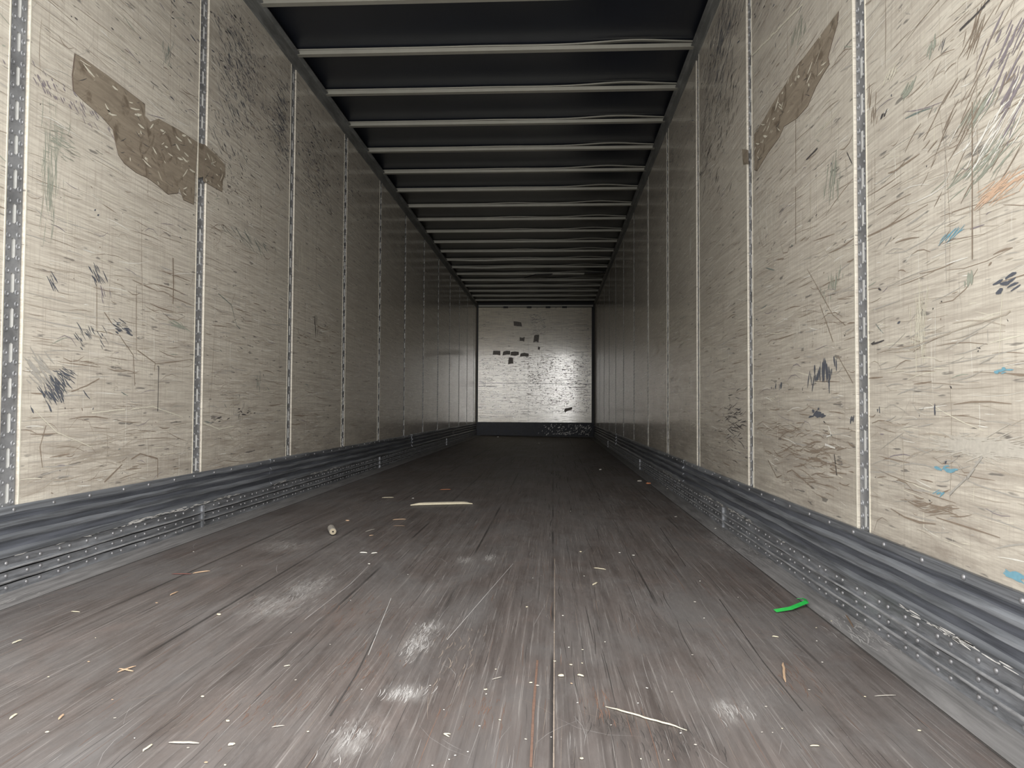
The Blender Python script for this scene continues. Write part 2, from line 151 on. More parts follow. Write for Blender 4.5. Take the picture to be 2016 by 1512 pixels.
def liner(name, end=False):
    q = NM(name)
    ax = (2.4, 1, 60) if end else (1, 2.6, 105)
    fine = q.noise(q.pos(ax), 1, 6, .7, .3)                 # streaks along the run of the trailer
    fine2 = q.noise(q.pos((ax[0]*4, ax[1]*4, 260)), 1, 3, .6)
    cross = q.noise(q.pos((90, 90, 4)), 1, 4, .7, .2)       # up and down rubs
    blot = q.noise(q.pos((1.3, 1.3, 2.2)), 1, 4, .6, .4)
    base = q.mix(q.ramp(blot, [(.3, 0), (.72, 1)]), LIN_A, LIN_B)
    base = q.mix(q.ramp(fine, [(.42, 0), (.64, .6)]), base, LIN_C)
    base = q.mix(q.ramp(fine2, [(.5, 0), (.72, .55)]), base, LIN_C)
    base = q.mix(q.ramp(cross, [(.5, 0), (.72, .45)]), base, LIN_C)
    base = q.mix(q.ramp(cross, [(.24, .35), (.38, 0)]), base, LIN_D)
    base = q.mix(q.ramp(fine, [(.25, .5), (.4, 0)]), base, LIN_D)
    # grime: a band low on the wall and one at pallet-top height
    g = q.n('ShaderNodeNewGeometry'); s = q.n('ShaderNodeSeparateXYZ'); q.l(g.outputs['Position'], s.inputs[0])
    zr = q.n('ShaderNodeMapRange'); q.l(s.outputs[2], zr.inputs[0]); zr.inputs[1].default_value = 0; zr.inputs[2].default_value = 2.8
    band = q.ramp(zr.outputs[0], [(.08, .75), (.24, .35), (.38, .1), (.68, .1), (.85, .6), (.93, .15)])
    gn = q.ramp(q.noise(q.pos((2, 3, 18)), 1, 6, .75, .5), [(.38, 0), (.68, 1)])
    base = q.mix(q.math('MULTIPLY', band, gn), base, LIN_G)
    # dark flecks
    fl = q.noise(q.pos((9, 9, 70)), 1, 2, .5)
    base = q.mix(q.ramp(fl, [(.665, 0), (.72, .7)]), base, (.11, .105, .10))
    if end: base = q.mix(1.0, base, (1.0, .955, .83), 'MULTIPLY')
    h = q.mix(.5, fine, cross)
    big = q.noise(q.pos((1.5, 1.5, 1.2)), 1, 2)
    nb = q.bump(h, .10, .0015); nb = q.bump(big, .06, .02, nb)
    q.b.inputs['Coat Weight'].default_value = .95 if end else .6
    cr = q.ramp(fine2, [(.4, .06 if end else .09), (.7, .22)]); q.l(cr, q.b.inputs['Coat Roughness'])
    nc = q.bump(q.mix(.5, fine2, cross), .05, .0006); q.l(nc, q.b.inputs['Coat Normal'])
    return q.out(base, q.mix(fine, .26, .46), 0, nb, .5)
LIN_A = (.74, .695, .605); LIN_B = (.67, .63, .545); LIN_C = (.40, .355, .305); LIN_D = (.80, .775, .71); LIN_G = (.27, .23, .195)
M = {}
M['liner'] = liner('white_liner_board')
M['liner_end'] = liner('bulkhead_liner_board', True)
for k, c in dict(navy=(.11,.12,.145), black=(.09,.085,.085), brown=(.29,.235,.185), teal=(.20,.24,.22), sage=(.36,.38,.32), violet=(.27,.24,.26), pale=(.72,.69,.58),
                 white=(.80,.79,.74), greyl=(.44,.42,.385), orange=(.66,.47,.34), blue=(.20,.40,.50), midb=(.45,.40,.335), haze=(.56,.53,.47)).items():
    M['mk_'+k] = plain('scuff_'+k, c, .35, 0, .12, 90)
MK = ['navy','black','brown','teal','sage','violet','pale','white','greyl','orange','blue','midb','haze']

def steel(name, col, rough, metal=.7, streak=(1, 3, 40), dark=.5, bmp=.1):
    q = NM(name); a = q.noise(q.pos(streak), 1, 5, .7, .3); b = q.noise(q.pos((3, 1, 12)), 1, 4, .6)
    dk = tuple(c*dark for c in col); lt = tuple(min(1, c*1.35) for c in col)
    base = q.mix(q.ramp(a, [(.36, 0), (.64, 1)]), dk, lt)
    base = q.mix(q.ramp(b, [(.5, 0), (.7, .35)]), base, dk)
    return q.out(base, q.mix(a, rough*.8, min(1, rough*1.3)), metal, q.bump(a, bmp, .002))
M['post'] = steel('galvanised_post_steel', (.25, .255, .265), .45, .3, (6, 6, 8), .75, .03)
M['slot'] = plain('slot_lip', (.58, .58, .56), .5, .1)
M['bead'] = plain('liner_edge_bead', (.62, .59, .50), .5)
M['scuff'] = steel('dented_scuff_band', (.25, .265, .29), .40, .4, (1, 1.2, 48), .42, .2)
M['scuff_low'] = steel('shaded_band_valley', (.12, .13, .155), .5, .3, (1, 1.5, 48), .5, .2)  # darker band steel: shade between the ribs put into the colour
M['ridge'] = steel('lit_ridge', (.38, .385, .40), .4, .4, (1, 6, 30), .6, .1)  # paler rail metal: light catching the ridges put into the colour
M['kick'] = steel('kick_rail_metal', (.25, .26, .28), .42, .4, (1, 4, 50), .5, .2)
M['rivet'] = plain('rivet_head_metal', (.25, .25, .26), .42, .5)
M['dust'] = plain('pale_dust', (.64, .63, .61), .9, 0, .15, 120)
M['rail'] = steel('painted_top_rail', (.20, .205, .20), .5, .2, (1, 4, 20), .7, .05)
M['bow'] = plain('galvanised_bow', (.38, .37, .32), .45, .15, .10, 8)
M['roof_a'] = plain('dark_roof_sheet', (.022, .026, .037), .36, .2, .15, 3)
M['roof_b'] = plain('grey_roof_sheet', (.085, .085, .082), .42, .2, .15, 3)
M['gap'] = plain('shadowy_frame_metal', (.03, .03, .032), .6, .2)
M['endkick'] = steel('worn_dark_kick_plate', (.018, .020, .028), .45, .0, (14, 1, 14), .3, .2)
M['endkick'].node_tree.nodes['Principled BSDF'].inputs['Specular IOR Level'].default_value = .15
M['tape'] = plain('brown_tape_residue', (.10, .08, .06), .5, 0, .35, 40)
M['patch'] = None
q = NM('worn_through_ply')
a = q.noise(q.pos((1, 5, 60)), 1, 5, .7, .6); b = q.noise(q.pos((1, 9, 9)), 1, 5, .65, 1.2)
base = q.mix(q.ramp(a, [(.3, 0), (.7, 1)]), (.21, .175, .135), (.34, .29, .225))
base = q.mix(q.ramp(b, [(.36, .8), (.46, 0)]), base, (.14, .11, .08)); base = q.mix(q.ramp(b, [(.66, 0), (.70, .8)]), base, (.55, .50, .40))
M['patch'] = q.out(base, .5, 0, q.bump(b, .3, .002))
M['patch_edge'] = plain('patch_rim', (.13, .10, .08), .5)

# plank floor
q = NM('worn_plank_floor')
fine = q.noise(q.pos((170, 2.2, 1)), 1, 6, .75, .35)
mid = q.noise(q.pos((34, 1.1, 1)), 1, 5, .7, .5)
blot = q.noise(q.pos((3.2, 1.4, 1)), 1, 5, .65, .8)
fdn = q.noise(q.pos((60, 9, 1)), 1, 8, .85, 1.0)
blot2 = q.noise(q.pos((5, 3, 1), (7, 3, 1)), 1, 5, .7, .5)
base = q.mix(q.ramp(mid, [(.3, 0), (.7, 1)]), (.058, .048, .045), (.132, .115, .109))
base = q.mix(q.ramp(blot, [(.45, 0), (.66, .7)]), base, (.125, .12, .12))
base = q.mix(q.ramp(blot2, [(.55, 0), (.72, .55)]), base, (.14, .11, .10))
veil = q.ramp(q.noise(q.pos((2.6, .9, 1), (3, 9, 0)), 1, 6, .75, .8), [(.45, 0), (.7, .55)])
base = q.mix(q.math('MULTIPLY', veil, q.ramp(fdn, [(.35, .2), (.65, 1)])), base, (.22, .215, .215))
base = q.mix(q.ramp(fine, [(.56, 0), (.70, .75)]), base, (.29, .275, .265))
base = q.mix(q.ramp(fine, [(.27, .75), (.40, 0)]), base, (.028, .025, .025))
def blobs(q, lst, base, col, streak, lo, hi, strength):
    g = q.n('ShaderNodeNewGeometry'); tot = None
    for c, r in lst:
        mp = q.n('ShaderNodeMapping'); mp.vector_type = 'TEXTURE'; q.l(g.outputs['Position'], mp.inputs[0])
        mp.inputs['Location'].default_value = c; mp.inputs['Scale'].default_value = r
        ln = q.n('ShaderNodeVectorMath', operation='LENGTH'); q.l(mp.outputs[0], ln.inputs[0])
        mr = q.n('ShaderNodeMapRange'); mr.interpolation_type = 'SMOOTHSTEP'; q.l(ln.outputs['Value'], mr.inputs[0])
        for i, vv in enumerate((0, 1.9, 1, 0)): mr.inputs[i+1].default_value = vv
        tot = mr.outputs[0] if tot is None else q.math('MAXIMUM', tot, mr.outputs[0])
    v = q.math('MULTIPLY', tot, q.ramp(streak, [(lo, .0), (hi, strength)]))
    return q.mix(v, base, col)
FB = lambda key: [((cx, cy, fz(cx)), (rx, ry, 1)) for (cx, cy, rx, ry, n, c) in FDUST if c == key and cy < 7]
base = blobs(q, FB('dust'), base, (.40, .39, .38), fdn, .40, .68, .75)
base = blobs(q, FB('rust'), base, (.15, .115, .10), fdn, .38, .7, .6)
base = blobs(q, FB('darkf'), base, (.035, .033, .033), fdn, .4, .65, .8)
br = q.n('ShaderNodeTexWave'); br.wave_type = 'BANDS'; br.bands_direction = 'X'
q.l(q.pos(), br.inputs['Vector']); br.inputs['Scale'].default_value = 1.02; br.inputs['Distortion'].default_value = 0
seam = q.math('MULTIPLY', q.ramp(br.outputs['Fac'], [(.0, .8), (.0004, 0)]), q.ramp(q.noise(q.pos((1.3, 1.1, 1)), 1, 2), [(.45, 0), (.55, 1)]))
base = q.mix(seam, base, (.02, .018, .018))
M['floor'] = q.out(base, q.mix(fine, .42, .68), 0, q.bump(fine, .25, .002, q.bump(mid, .15, .004)), .4)
M['strip'] = steel('floor_edge_strip', (.24, .235, .235), .5, .2, (40, 3, 1), .7, .1)
for k, c in dict(dust=(.40,.39,.385), rust=(.17,.105,.08), tanf=(.30,.25,.21), darkf=(.055,.050,.048)).items():
    M['fk_'+k] = plain('floor_mark_'+k, c, .8, 0, .2, 120, .3)
FK = ['dust', 'rust', 'tanf', 'darkf']
for k, c in dict(pale=(.58,.53,.40), white=(.62,.61,.56), tan=(.44,.31,.21), grey=(.33,.31,.28), sawn=(.30,.26,.19), brown=(.20,.14,.10), red=(.16,.06,.05), orange=(.50,.20,.10)).items():
    M['ch_'+k] = plain('wood_'+k, c, .7, 0, .15, 200, .3)

# ---------------------------------------------------------------- mesh helpers
class MB:
    def __init__(s): s.v = []; s.f = []; s.mi = []
    def face(s, pts, mi=0):
        i = len(s.v); s.v += [tuple(p) for p in pts]; s.f.append(tuple(range(i, i+len(pts)))); s.mi.append(mi)
    def box(s, a, b, mi=0):
        x0, y0, z0 = a; x1, y1, z1 = b; i = len(s.v)
        s.v += [(x0,y0,z0),(x1,y0,z0),(x1,y1,z0),(x0,y1,z0),(x0,y0,z1),(x1,y0,z1),(x1,y1,z1),(x0,y1,z1)]
        for q in ((0,3,2,1),(4,5,6,7),(0,1,5,4),(1,2,6,5),(2,3,7,6),(3,0,4,7)): s.f.append(tuple(i+k for k in q)); s.mi.append(mi)
    def sweep(s, prof, ys, mi=0, close=True, jit=None):
        # prof: (x,z) points; swept along y; capped
        n = len(prof); i = len(s.v)
        for k, y in enumerate(ys):
            for j, (x, z) in enumerate(prof):
                dx, dz = jit(j, y) if jit else (0, 0)
                s.v.append((x+dx, y, z+dz))
        for k in range(len(ys)-1):
            for j in range(n if close else n-1):
                a = i+k*n+j; b = i+k*n+(j+1) % n
                s.f.append((a, b, b+n, a+n)); s.mi.append(mi)
        if close:
            s.f.append(tuple(i+j for j in range(n))[::-1]); s.f.append(tuple(i+(len(ys)-1)*n+j for j in range(n))); s.mi += [mi, mi]
    def build(s, name, mats, parent=None, smooth=False, loc=None):
        me = bpy.data.meshes.new(name)
        if loc: s.v = [(x-loc[0], y-loc[1], z-loc[2]) for x, y, z in s.v]
        me.from_pydata(s.v, [], s.f); me.update()
        for mm in (mats if isinstance(mats, (list, tuple)) else [mats]): me.materials.append(mm)
        me.polygons.foreach_set('material_index', s.mi)
        if smooth: me.polygons.foreach_set('use_smooth', [True]*len(s.f))
        o = bpy.data.objects.new(name, me); C.objects.link(o)
        if loc: o.location = loc
        if parent is not None:
            o.parent = parent
            if loc:
                o.location = Vector(loc) - parent.matrix_basis.to_translation()
            else:
                o.location = -parent.matrix_basis.to_translation()
        return o
def recalc(o):
    import bmesh
    b = bmesh.new(); b.from_mesh(o.data); bmesh.ops.recalc_face_normals(b, faces=b.faces); b.to_mesh(o.data); b.free(); return o
def tag(o, label=None, cat=None, group=None, kind=None):
    if label: o['label'] = label
    if cat: o['category'] = cat
    if group: o['group'] = group
    if kind: o['kind'] = kind
    return o
def empty(name, loc):
    o = bpy.data.objects.new(name, None); o.empty_display_size = .05; C.objects.link(o); o.location = loc; return o

# strokes drawn as slivers of paint / dirt lying on a surface.  to3(u, v, lift) -> world point
def stroke(mb, to3, u, v, ang, ln, wd, mi, bend=0.0, seg=3, lift=.0004, flip=False):
    pts = []
    for i in range(seg+1):
        t = i/seg; a = ang + bend*(t-.5); pts.append((u + math.cos(a)*ln*(t-.5), v + math.sin(a)*ln*(t-.5), a, wd*(.25+.75*math.sin(math.pi*min(1, max(.0, t*.9+.05))))*random.uniform(.6, 1.2)*.5))
    for i in range(seg):
        (x0, y0, a0, w0), (x1, y1, a1, w1) = pts[i], pts[i+1]
        p = [(x0-math.sin(a0)*w0, y0+math.cos(a0)*w0), (x0+math.sin(a0)*w0, y0-math.cos(a0)*w0), (x1+math.sin(a1)*w1, y1-math.cos(a1)*w1), (x1-math.sin(a1)*w1, y1+math.cos(a1)*w1)]
        if flip: p = p[::-1]
        mb.face([to3(a, b, lift) for a, b in p], mi)
def polystroke(mb, to3, pts, wd, mi, lift=.0005, flip=False, gap=.08):
    for (x0, y0), (x1, y1) in zip(pts, pts[1:]):
        a = math.atan2(y1-y0, x1-x0); n = max(2, int(math.hypot(x1-x0, y1-y0)/.05))
        for k in range(n):
            t0, t1 = k/n, (k+1)/n
            if random.random() < gap: continue
            w0 = wd*random.uniform(.35, .6); w1 = wd*random.uniform(.35, .6); j = random.uniform(-.3, .3)*wd
            ax, ay, bx, by = x0+(x1-x0)*t0, y0+(y1-y0)*t0+j, x0+(x1-x0)*t1, y0+(y1-y0)*t1+j
            p = [(ax-math.sin(a)*w0, ay+math.cos(a)*w0), (ax+math.sin(a)*w0, ay-math.cos(a)*w0), (bx+math.sin(a)*w1, by-math.cos(a)*w1), (bx-math.sin(a)*w1, by+math.cos(a)*w1)]
            if flip: p = p[::-1]
            mb.face([to3(u, v, lift) for u, v in p], mi)



# ---------------------------------------------------------------- side walls
def side_wall(S):
    X = XL if S == 'L' else XR; sg = 1 if S == 'L' else -1        # sg: inward direction
    side = 'left' if S == 'L' else 'right'; Y0 = Y0L if S == 'L' else Y0R
    mb = MB(); xs = sorted((X-sg*.05, X-sg*.022)); mb.box((xs[0], YO, -.02), (xs[1], YE+.04, 2.93))
    wall = mb.build('wall_'+side, M['gap']); tag(wall, kind='structure')
    to3 = lambda u, v, l: (X+sg*l, u, v)
    zf = fz(X); zb = zf+.10; zt = ZT+.02
    edges = [YO]+[Y0+PITCHY*k for k in range(-1, 12)]+[YE-.01]
    for k in range(len(edges)-1):
        a = edges[k]+(.042 if k else 0); b = edges[k+1]-(.042 if k < len(edges)-2 else 0)
        if b-a < .1: continue
        mb = MB(); x0, x1 = sorted((X-sg*.02, X)); mb.box((x0, a, zb), (x1, b, zt), 0)
        for yy in ((a, b) if (a+b)/2 < 7 else ()):                 # pale edge bead
            c0, c1 = (yy, yy+.0045) if yy == a else (yy-.0045, yy)
            p0, p1 = sorted((X, X+sg*.0015)); mb.box((p0, c0, zb), (p1, c1, zt), 1)
        mi0 = 2; near = (a+b)/2
        dens = 1.0 if near < 5 else .75 if near < 8 else .45 if near < 12 else .3
        R = random.Random(int(near*100)+(3 if S == 'L' else 9)); st = random.getstate(); random.seed(R.random())
        def rs(n, cols, zlo, zhi, ang, asd, l0, l1, w0, w1, bend=.1):
            for _ in range(int(n*dens)):
                u = random.uniform(a+.02, b-.02); v = random.uniform(zlo, zhi); ln = random.uniform(l0, l1)*random.uniform(.4, 1)
                an = ang+random.gauss(0, asd)
                ln = min(ln, 2*min(u-a, b-u)/max(.05, abs(math.cos(an))))
                if v+ln*abs(math.sin(an))/2 > ZT or v-ln*abs(math.sin(an))/2 < .2: continue
                wd = random.uniform(w0, w1)*(1 if near < 5 else 1.4)
                stroke(mb, to3, u, v, an, ln, wd, mi0+MK.index(random.choice(cols)), random.gauss(0, bend), 3, random.uniform(.0002, .0008), S == 'R')
        rs(420, ['midb','brown','greyl'], .3, 2.7, .03, .05, .04, .35, .0008, .0026)
        rs(420, ['midb','midb','greyl','haze'], .3, 2.7, .03, .09, .015, .14, .0010, .0026)
        rs(450, ['pale','white','haze'], .3, 2.7, .03, .12, .01, .10, .0008, .0022)
        rs(120, ['midb','greyl','pale'], .3, 2.6, 1.57, .08, .01, .10, .0008, .0020)
        rs(60, ['black','brown'], .3, 2.7, .1, .7, .004, .014, .002, .005)
        rs(90, ['brown','midb','violet'], .3, 2.7, .02, .12, .03, .25, .002, .004, .4)
        rs(80, ['midb','brown','greyl'], .3, 1.2, .0, .05, .05, .40, .002, .006)
        rs(150, ['pale','white'], .3, 2.6, .02, .08, .03, .30, .001, .0035)
        rs(70, ['pale','white','midb'], .3, 2.4, math.pi/2, .05, .03, .22, .001, .003)
        rs(14, ['brown','greyl','midb'], .4, 2.3, math.pi/2, .03, .15, .7, .0015, .003)
        rs(60, ['black','navy','brown'], 1.9, 2.65, .03, .12, .008, .07, .003, .007)
        rs(70, ['black','navy','violet'], 2.2, 2.6, .05, .2, .008, .07, .003, .009)
        rs(30, ['black','navy','brown'], .3, 2.6, .2, .8, .006, .03, .003, .008)
        rs(24, ['sage','teal','greyl'], .4, 2.5, .05, .3, .02, .15, .002, .006)
        rs(12, ['brown','midb','greyl'], .35, 2.0, .6, .5, .08, .35, .0015, .003, 1.2)
        rs(20, ['brown','greyl'], .3, .8, .0, .3, .05, .3, .0015, .003, 1.0)
        # nail pairs in two rows under the top rail
        n = int((b-a)/.095)
        for i in range(n):
            u = a+.05+i*(b-a-.1)/max(1, n-1)
            for v in (ZT-.05, ZT-.105):
                stroke(mb, to3, u+random.uniform(-.004, .004), v+random.uniform(-.008, .008), .7, .007, .008, mi0+1, 0, 2, .0006, S == 'R')
        for (s2, cu, cv, ru, rv, cnt, colr, ang, ln, wd) in CLUSTERS:
            if s2 != S: continue
            for _ in range(cnt):
                u, v = random.gauss(cu, ru*.55), random.gauss(cv, rv*.55); L2 = ln*random.uniform(.4, 1.3)
                an = math.radians(ang)*(1 if S == 'L' else -1)+random.gauss(0, .12)
                if a+.01 < u-L2*.5*abs(math.cos(an)) and u+L2*.5*abs(math.cos(an)) < b-.01 and v < ZT-.02 and v > .22:
                    stroke(mb, to3, u, v, an, L2, wd*random.uniform(.5, 1.3), mi0+MK.index(colr), random.gauss(0, .15), 3, random.uniform(.0007, .0012), S == 'R')
        for (s2, colr, wd, pts) in SCRATCH:
            if s2 == S and all(a < p[0] < b for p in pts):
                polystroke(mb, to3, pts, wd, mi0+MK.index(colr), .0013, S == 'R')
        random.setstate(st)
        mb.build('wall_panel', [M['liner'], M['bead']]+[M['mk_'+c] for c in MK], wall)
    return wall

def flat_patch(name, pts, X, sg, parent, label, flip=False):
    mb = MB(); n = len(pts)
    cy = sum(p[0] for p in pts)/n; cz = sum(p[1] for p in pts)/n
    fr = [(X+sg*.0016, y, z) for y, z in pts]; rim = [(X+sg*.0002, cy+(y-cy)*1.012, cz+(z-cz)*1.012) for y, z in pts]
    i = len(mb.v); mb.v += fr+rim; mb.f.append(tuple(i+k for k in range(n))); mb.mi.append(0)
    for k in range(n): mb.f.append((i+k, i+(k+1) % n, i+n+(k+1) % n, i+n+k)); mb.mi.append(1)
    o = mb.build(name, [M['patch'], M['patch_edge']], parent); recalc(o); o['label'] = label
    return o
wl = side_wall('L'); wr = side_wall('R')
flat_patch('torn_patch', PATCH_L, XL, 1, wl, 'brown worn-through patch torn in the pale liner')
flat_patch('torn_patch', PATCH_L2, XL, 1, wl, 'small brown torn patch beyond the steel post')
flat_patch('torn_patch', PATCH_R, XR, -1, wr, 'long pointed brown patch worn through the pale liner')
flat_patch('torn_patch', PATCH_R2, XR, -1, wr, 'small brown scrap beside the steel post')
# flecks of surviving liner and scratches over the brown patches
def inside(p, poly):
    c = False; n = len(poly)
    for i in range(n):
        (x0, y0), (x1, y1) = poly[i], poly[(i+1) % n]
        if (y0 > p[1]) != (y1 > p[1]) and p[0] < (x1-x0)*(p[1]-y0)/(y1-y0)+x0: c = not c
    return c
for poly, X, sg, par, fl in ((PATCH_L, XL, 1, wl, False), (PATCH_L2, XL, 1, wl, False), (PATCH_R, XR, -1, wr, True)):
    mb = MB(); ys = [p[0] for p in poly]; zs = [p[1] for p in poly]; cnt = 0
    while cnt < (110 if poly is not PATCH_L2 else 30):
        p = (random.uniform(min(ys), max(ys)), random.uniform(min(zs), max(zs))); cnt += 1
        if not inside(p, poly): continue
        c = random.choice([0, 0, 1, 1, 2]); a = random.gauss(0, .5)
        ln = random.uniform(.01, .07); q2 = [(p[0]+math.cos(a)*ln*s*.6, p[1]+math.sin(a)*ln*s*.6) for s in (-1, 1)]
        if all(inside(z, poly) for z in q2):
            stroke(mb, lambda u, v, l: (X+sg*(.0016+l), u, v), p[0], p[1], a, ln, random.uniform(.004, .012) if c != 1 else .003, c, .12, 2, .0005, fl)
    mb.build('liner_scraps', [M['mk_pale'], M['mk_black'], M['mk_brown']], par)['label'] = 'ragged specks of liner left on the brown patch'

# ---------------------------------------------------------------- slotted steel posts
def post_mesh():
    mb = MB(); W = .036; zlo, zhi = .24, ZT+.02; P = .106
    hw, hl = .0055, .030
    # plate faces +x (inward for the left wall); origin on the plate's back centre
    xf = 0.0
    def quad(y0, y1, z0, z1, x=xf, mi=0): mb.face([(x, y0, z0), (x, y1, z0), (x, y1, z1), (x, y0, z1)], mi)
    z = zlo
    while z < zhi-.001:
        z1 = min(z+P, zhi)
        quad(-W, -hw, z, z1); quad(hw, W, z, z1)
        if z1-z > P*.9:
            c = z+P/2; quad(-hw, hw, z, c-hl); quad(-hw, hw, c+hl, z1)
            d = .010                                       # slot pocket
            mb.face([(0, -hw, c-hl), (-d, -hw, c-hl), (-d, -hw, c+hl), (0, -hw, c+hl)], 1)
            mb.face([(0, hw, c-hl), (0, hw, c+hl), (-d, hw, c+hl), (-d, hw, c-hl)], 1)
            mb.face([(0, -hw, c-hl), (0, hw, c-hl), (-d, hw, c-hl), (-d, -hw, c-hl)], 1)
            mb.face([(0, -hw, c+hl), (-d, -hw, c+hl), (-d, hw, c+hl), (0, hw, c+hl)], 1)
            mb.face([(-d, -hw, c-hl), (-d, hw, c-hl), (-d, hw, c+hl), (-d, -hw, c+hl)], 2)
            # rolled lip beside the slot
            mb.box((0, hw, c-hl*.9), (.002, hw+.0025, c+hl*.9), 1)
            for s in (-1, 1):
                for j in range(3):
                    cy, cz = s*.0215, z+P*(j+.5)/3+(.008 if s > 0 else 0)
                    rings = [(.0088, 0), (.0078, .0022), (.0054, .0024), (.0038, .0002)]; N = 12; i = len(mb.v)
                    for r, h in rings:
                        for k in range(N): mb.v.append((h, cy+r*math.cos(2*math.pi*k/N), cz+r*math.sin(2*math.pi*k/N)))
                    for q in range(3):
                        for k in range(N):
                            mb.f.append((i+q*N+k, i+q*N+(k+1) % N, i+(q+1)*N+(k+1) % N, i+(q+1)*N+k)); mb.mi.append(0)
                    mb.f.append(tuple(i+3*N+k for k in range(N))); mb.mi.append(0)
        else: quad(-hw, hw, z, z1)
        z = z1
    # turned-back side flanges
    for s in (-1, 1): mb.box((-.020, s*W-.001, zlo), (0, s*W+.001, zhi), 0)
    mb.box((-.021, -W, zlo), (-.0195, W, zhi), 2)
    return mb
ORD = ['first','second','third','fourth','fifth','sixth','seventh','eighth','ninth','tenth','eleventh','twelfth','thirteenth']
pm = post_mesh().build('slotted_post', [M['post'], M['slot'], M['gap']]); proto = pm; pm_used = False
for S, X, Y0, side in (('L', XL, Y0L, 'left'), ('R', XR, Y0R, 'right')):
    for k in range(-1, 12):
        y = Y0+PITCHY*k
        if y > YE-.1: continue
        if not pm_used: o = pm; pm_used = True
        else: o = proto.copy(); C.objects.link(o)
        rc = .006 if k < 3 else .0012; o.location = (X-(rc if S == 'L' else -rc), y, fz(X)); 
        if S == 'R': o.rotation_euler = (0, 0, math.pi); o.location.y += .000
        o.scale = (1, 1, 1)
        look = 'slotted steel post' if k < 5 else 'thin dark steel post'
        lab = f'nearest slotted galvanised steel post on the {side} wall' if k == 0 else f'slotted steel post on the {side} wall crossed by the brown torn patch' if k == 1 else f'{look} on the {side} wall, {ORD[k]} from the near end'
        if k < 0: lab = f'slotted steel post on the {side} wall at the open end, outside the picture'
        tag(o, lab, 'post', f'slotted posts on the {side} wall')
        if k == 1:
            if S == 'L':
                mb = MB(); pts = PATCH_L3; mb.face([(XL-.0005, a, b) for a, b in pts], 0)
                s2 = mb.build('stain', M['patch'], o); s2['label'] = 'brown stain across the post'

# ---------------------------------------------------------------- scuff bands and kick rails
def dome():
    mb = MB(); N = 10; R = .0066; H = .0048; rings = [(R, 0), (R*.9, H*.5), (R*.6, H*.85)]
    for r, h in rings:
        for k in range(N): mb.v.append((h, r*math.cos(2*math.pi*k/N), r*math.sin(2*math.pi*k/N)))
    mb.v.append((H, 0, 0))
    for q in range(2):
        for k in range(N): mb.f.append((q*N+k, q*N+(k+1) % N, (q+1)*N+(k+1) % N, (q+1)*N+k)); mb.mi.append(0)
    for k in range(N): mb.f.append((2*N+k, 2*N+(k+1) % N, 3*N)); mb.mi.append(0)
    me = bpy.data.meshes.new('rivet'); me.from_pydata(mb.v, [], mb.f); me.update(); me.materials.append(M['rivet'])
    me.polygons.foreach_set('use_smooth', [True]*len(mb.f)); return me
RIV = dome()
def add_rivets(parent, spots, X, sg, limit=100, single=True):
    spots = sorted(spots, key=lambda s: s[0]); one = spots[:limit] if single else []; rest = spots[len(one):]
    for y, z, d in one:
        o = bpy.data.objects.new('rivet', RIV); C.objects.link(o); o.parent = parent
        o.location = Vector((X+sg*d, y, z))-parent.location
        if sg < 0: o.rotation_euler = (0, 0, math.pi)
    if rest:
        mb = MB(); vs = [v.co.copy() for v in RIV.vertices]; fs = [tuple(p.vertices) for p in RIV.polygons]
        for y, z, d in rest:
            i = len(mb.v)
            mb.v += [(X+sg*d+sg*v.x, y+v.y*sg, z+v.z) for v in vs]; mb.f += [tuple(i+k for k in f) for f in fs]; mb.mi += [0]*len(fs)
        o = mb.build('rivets', M['rivet'], parent, smooth=True); o['kind'] = 'stuff'; o['label'] = 'rows of small round rivet heads'
def yrange(a, b, st): n = max(2, int((b-a)/st)); return [a+(b-a)*i/n for i in range(n+1)]
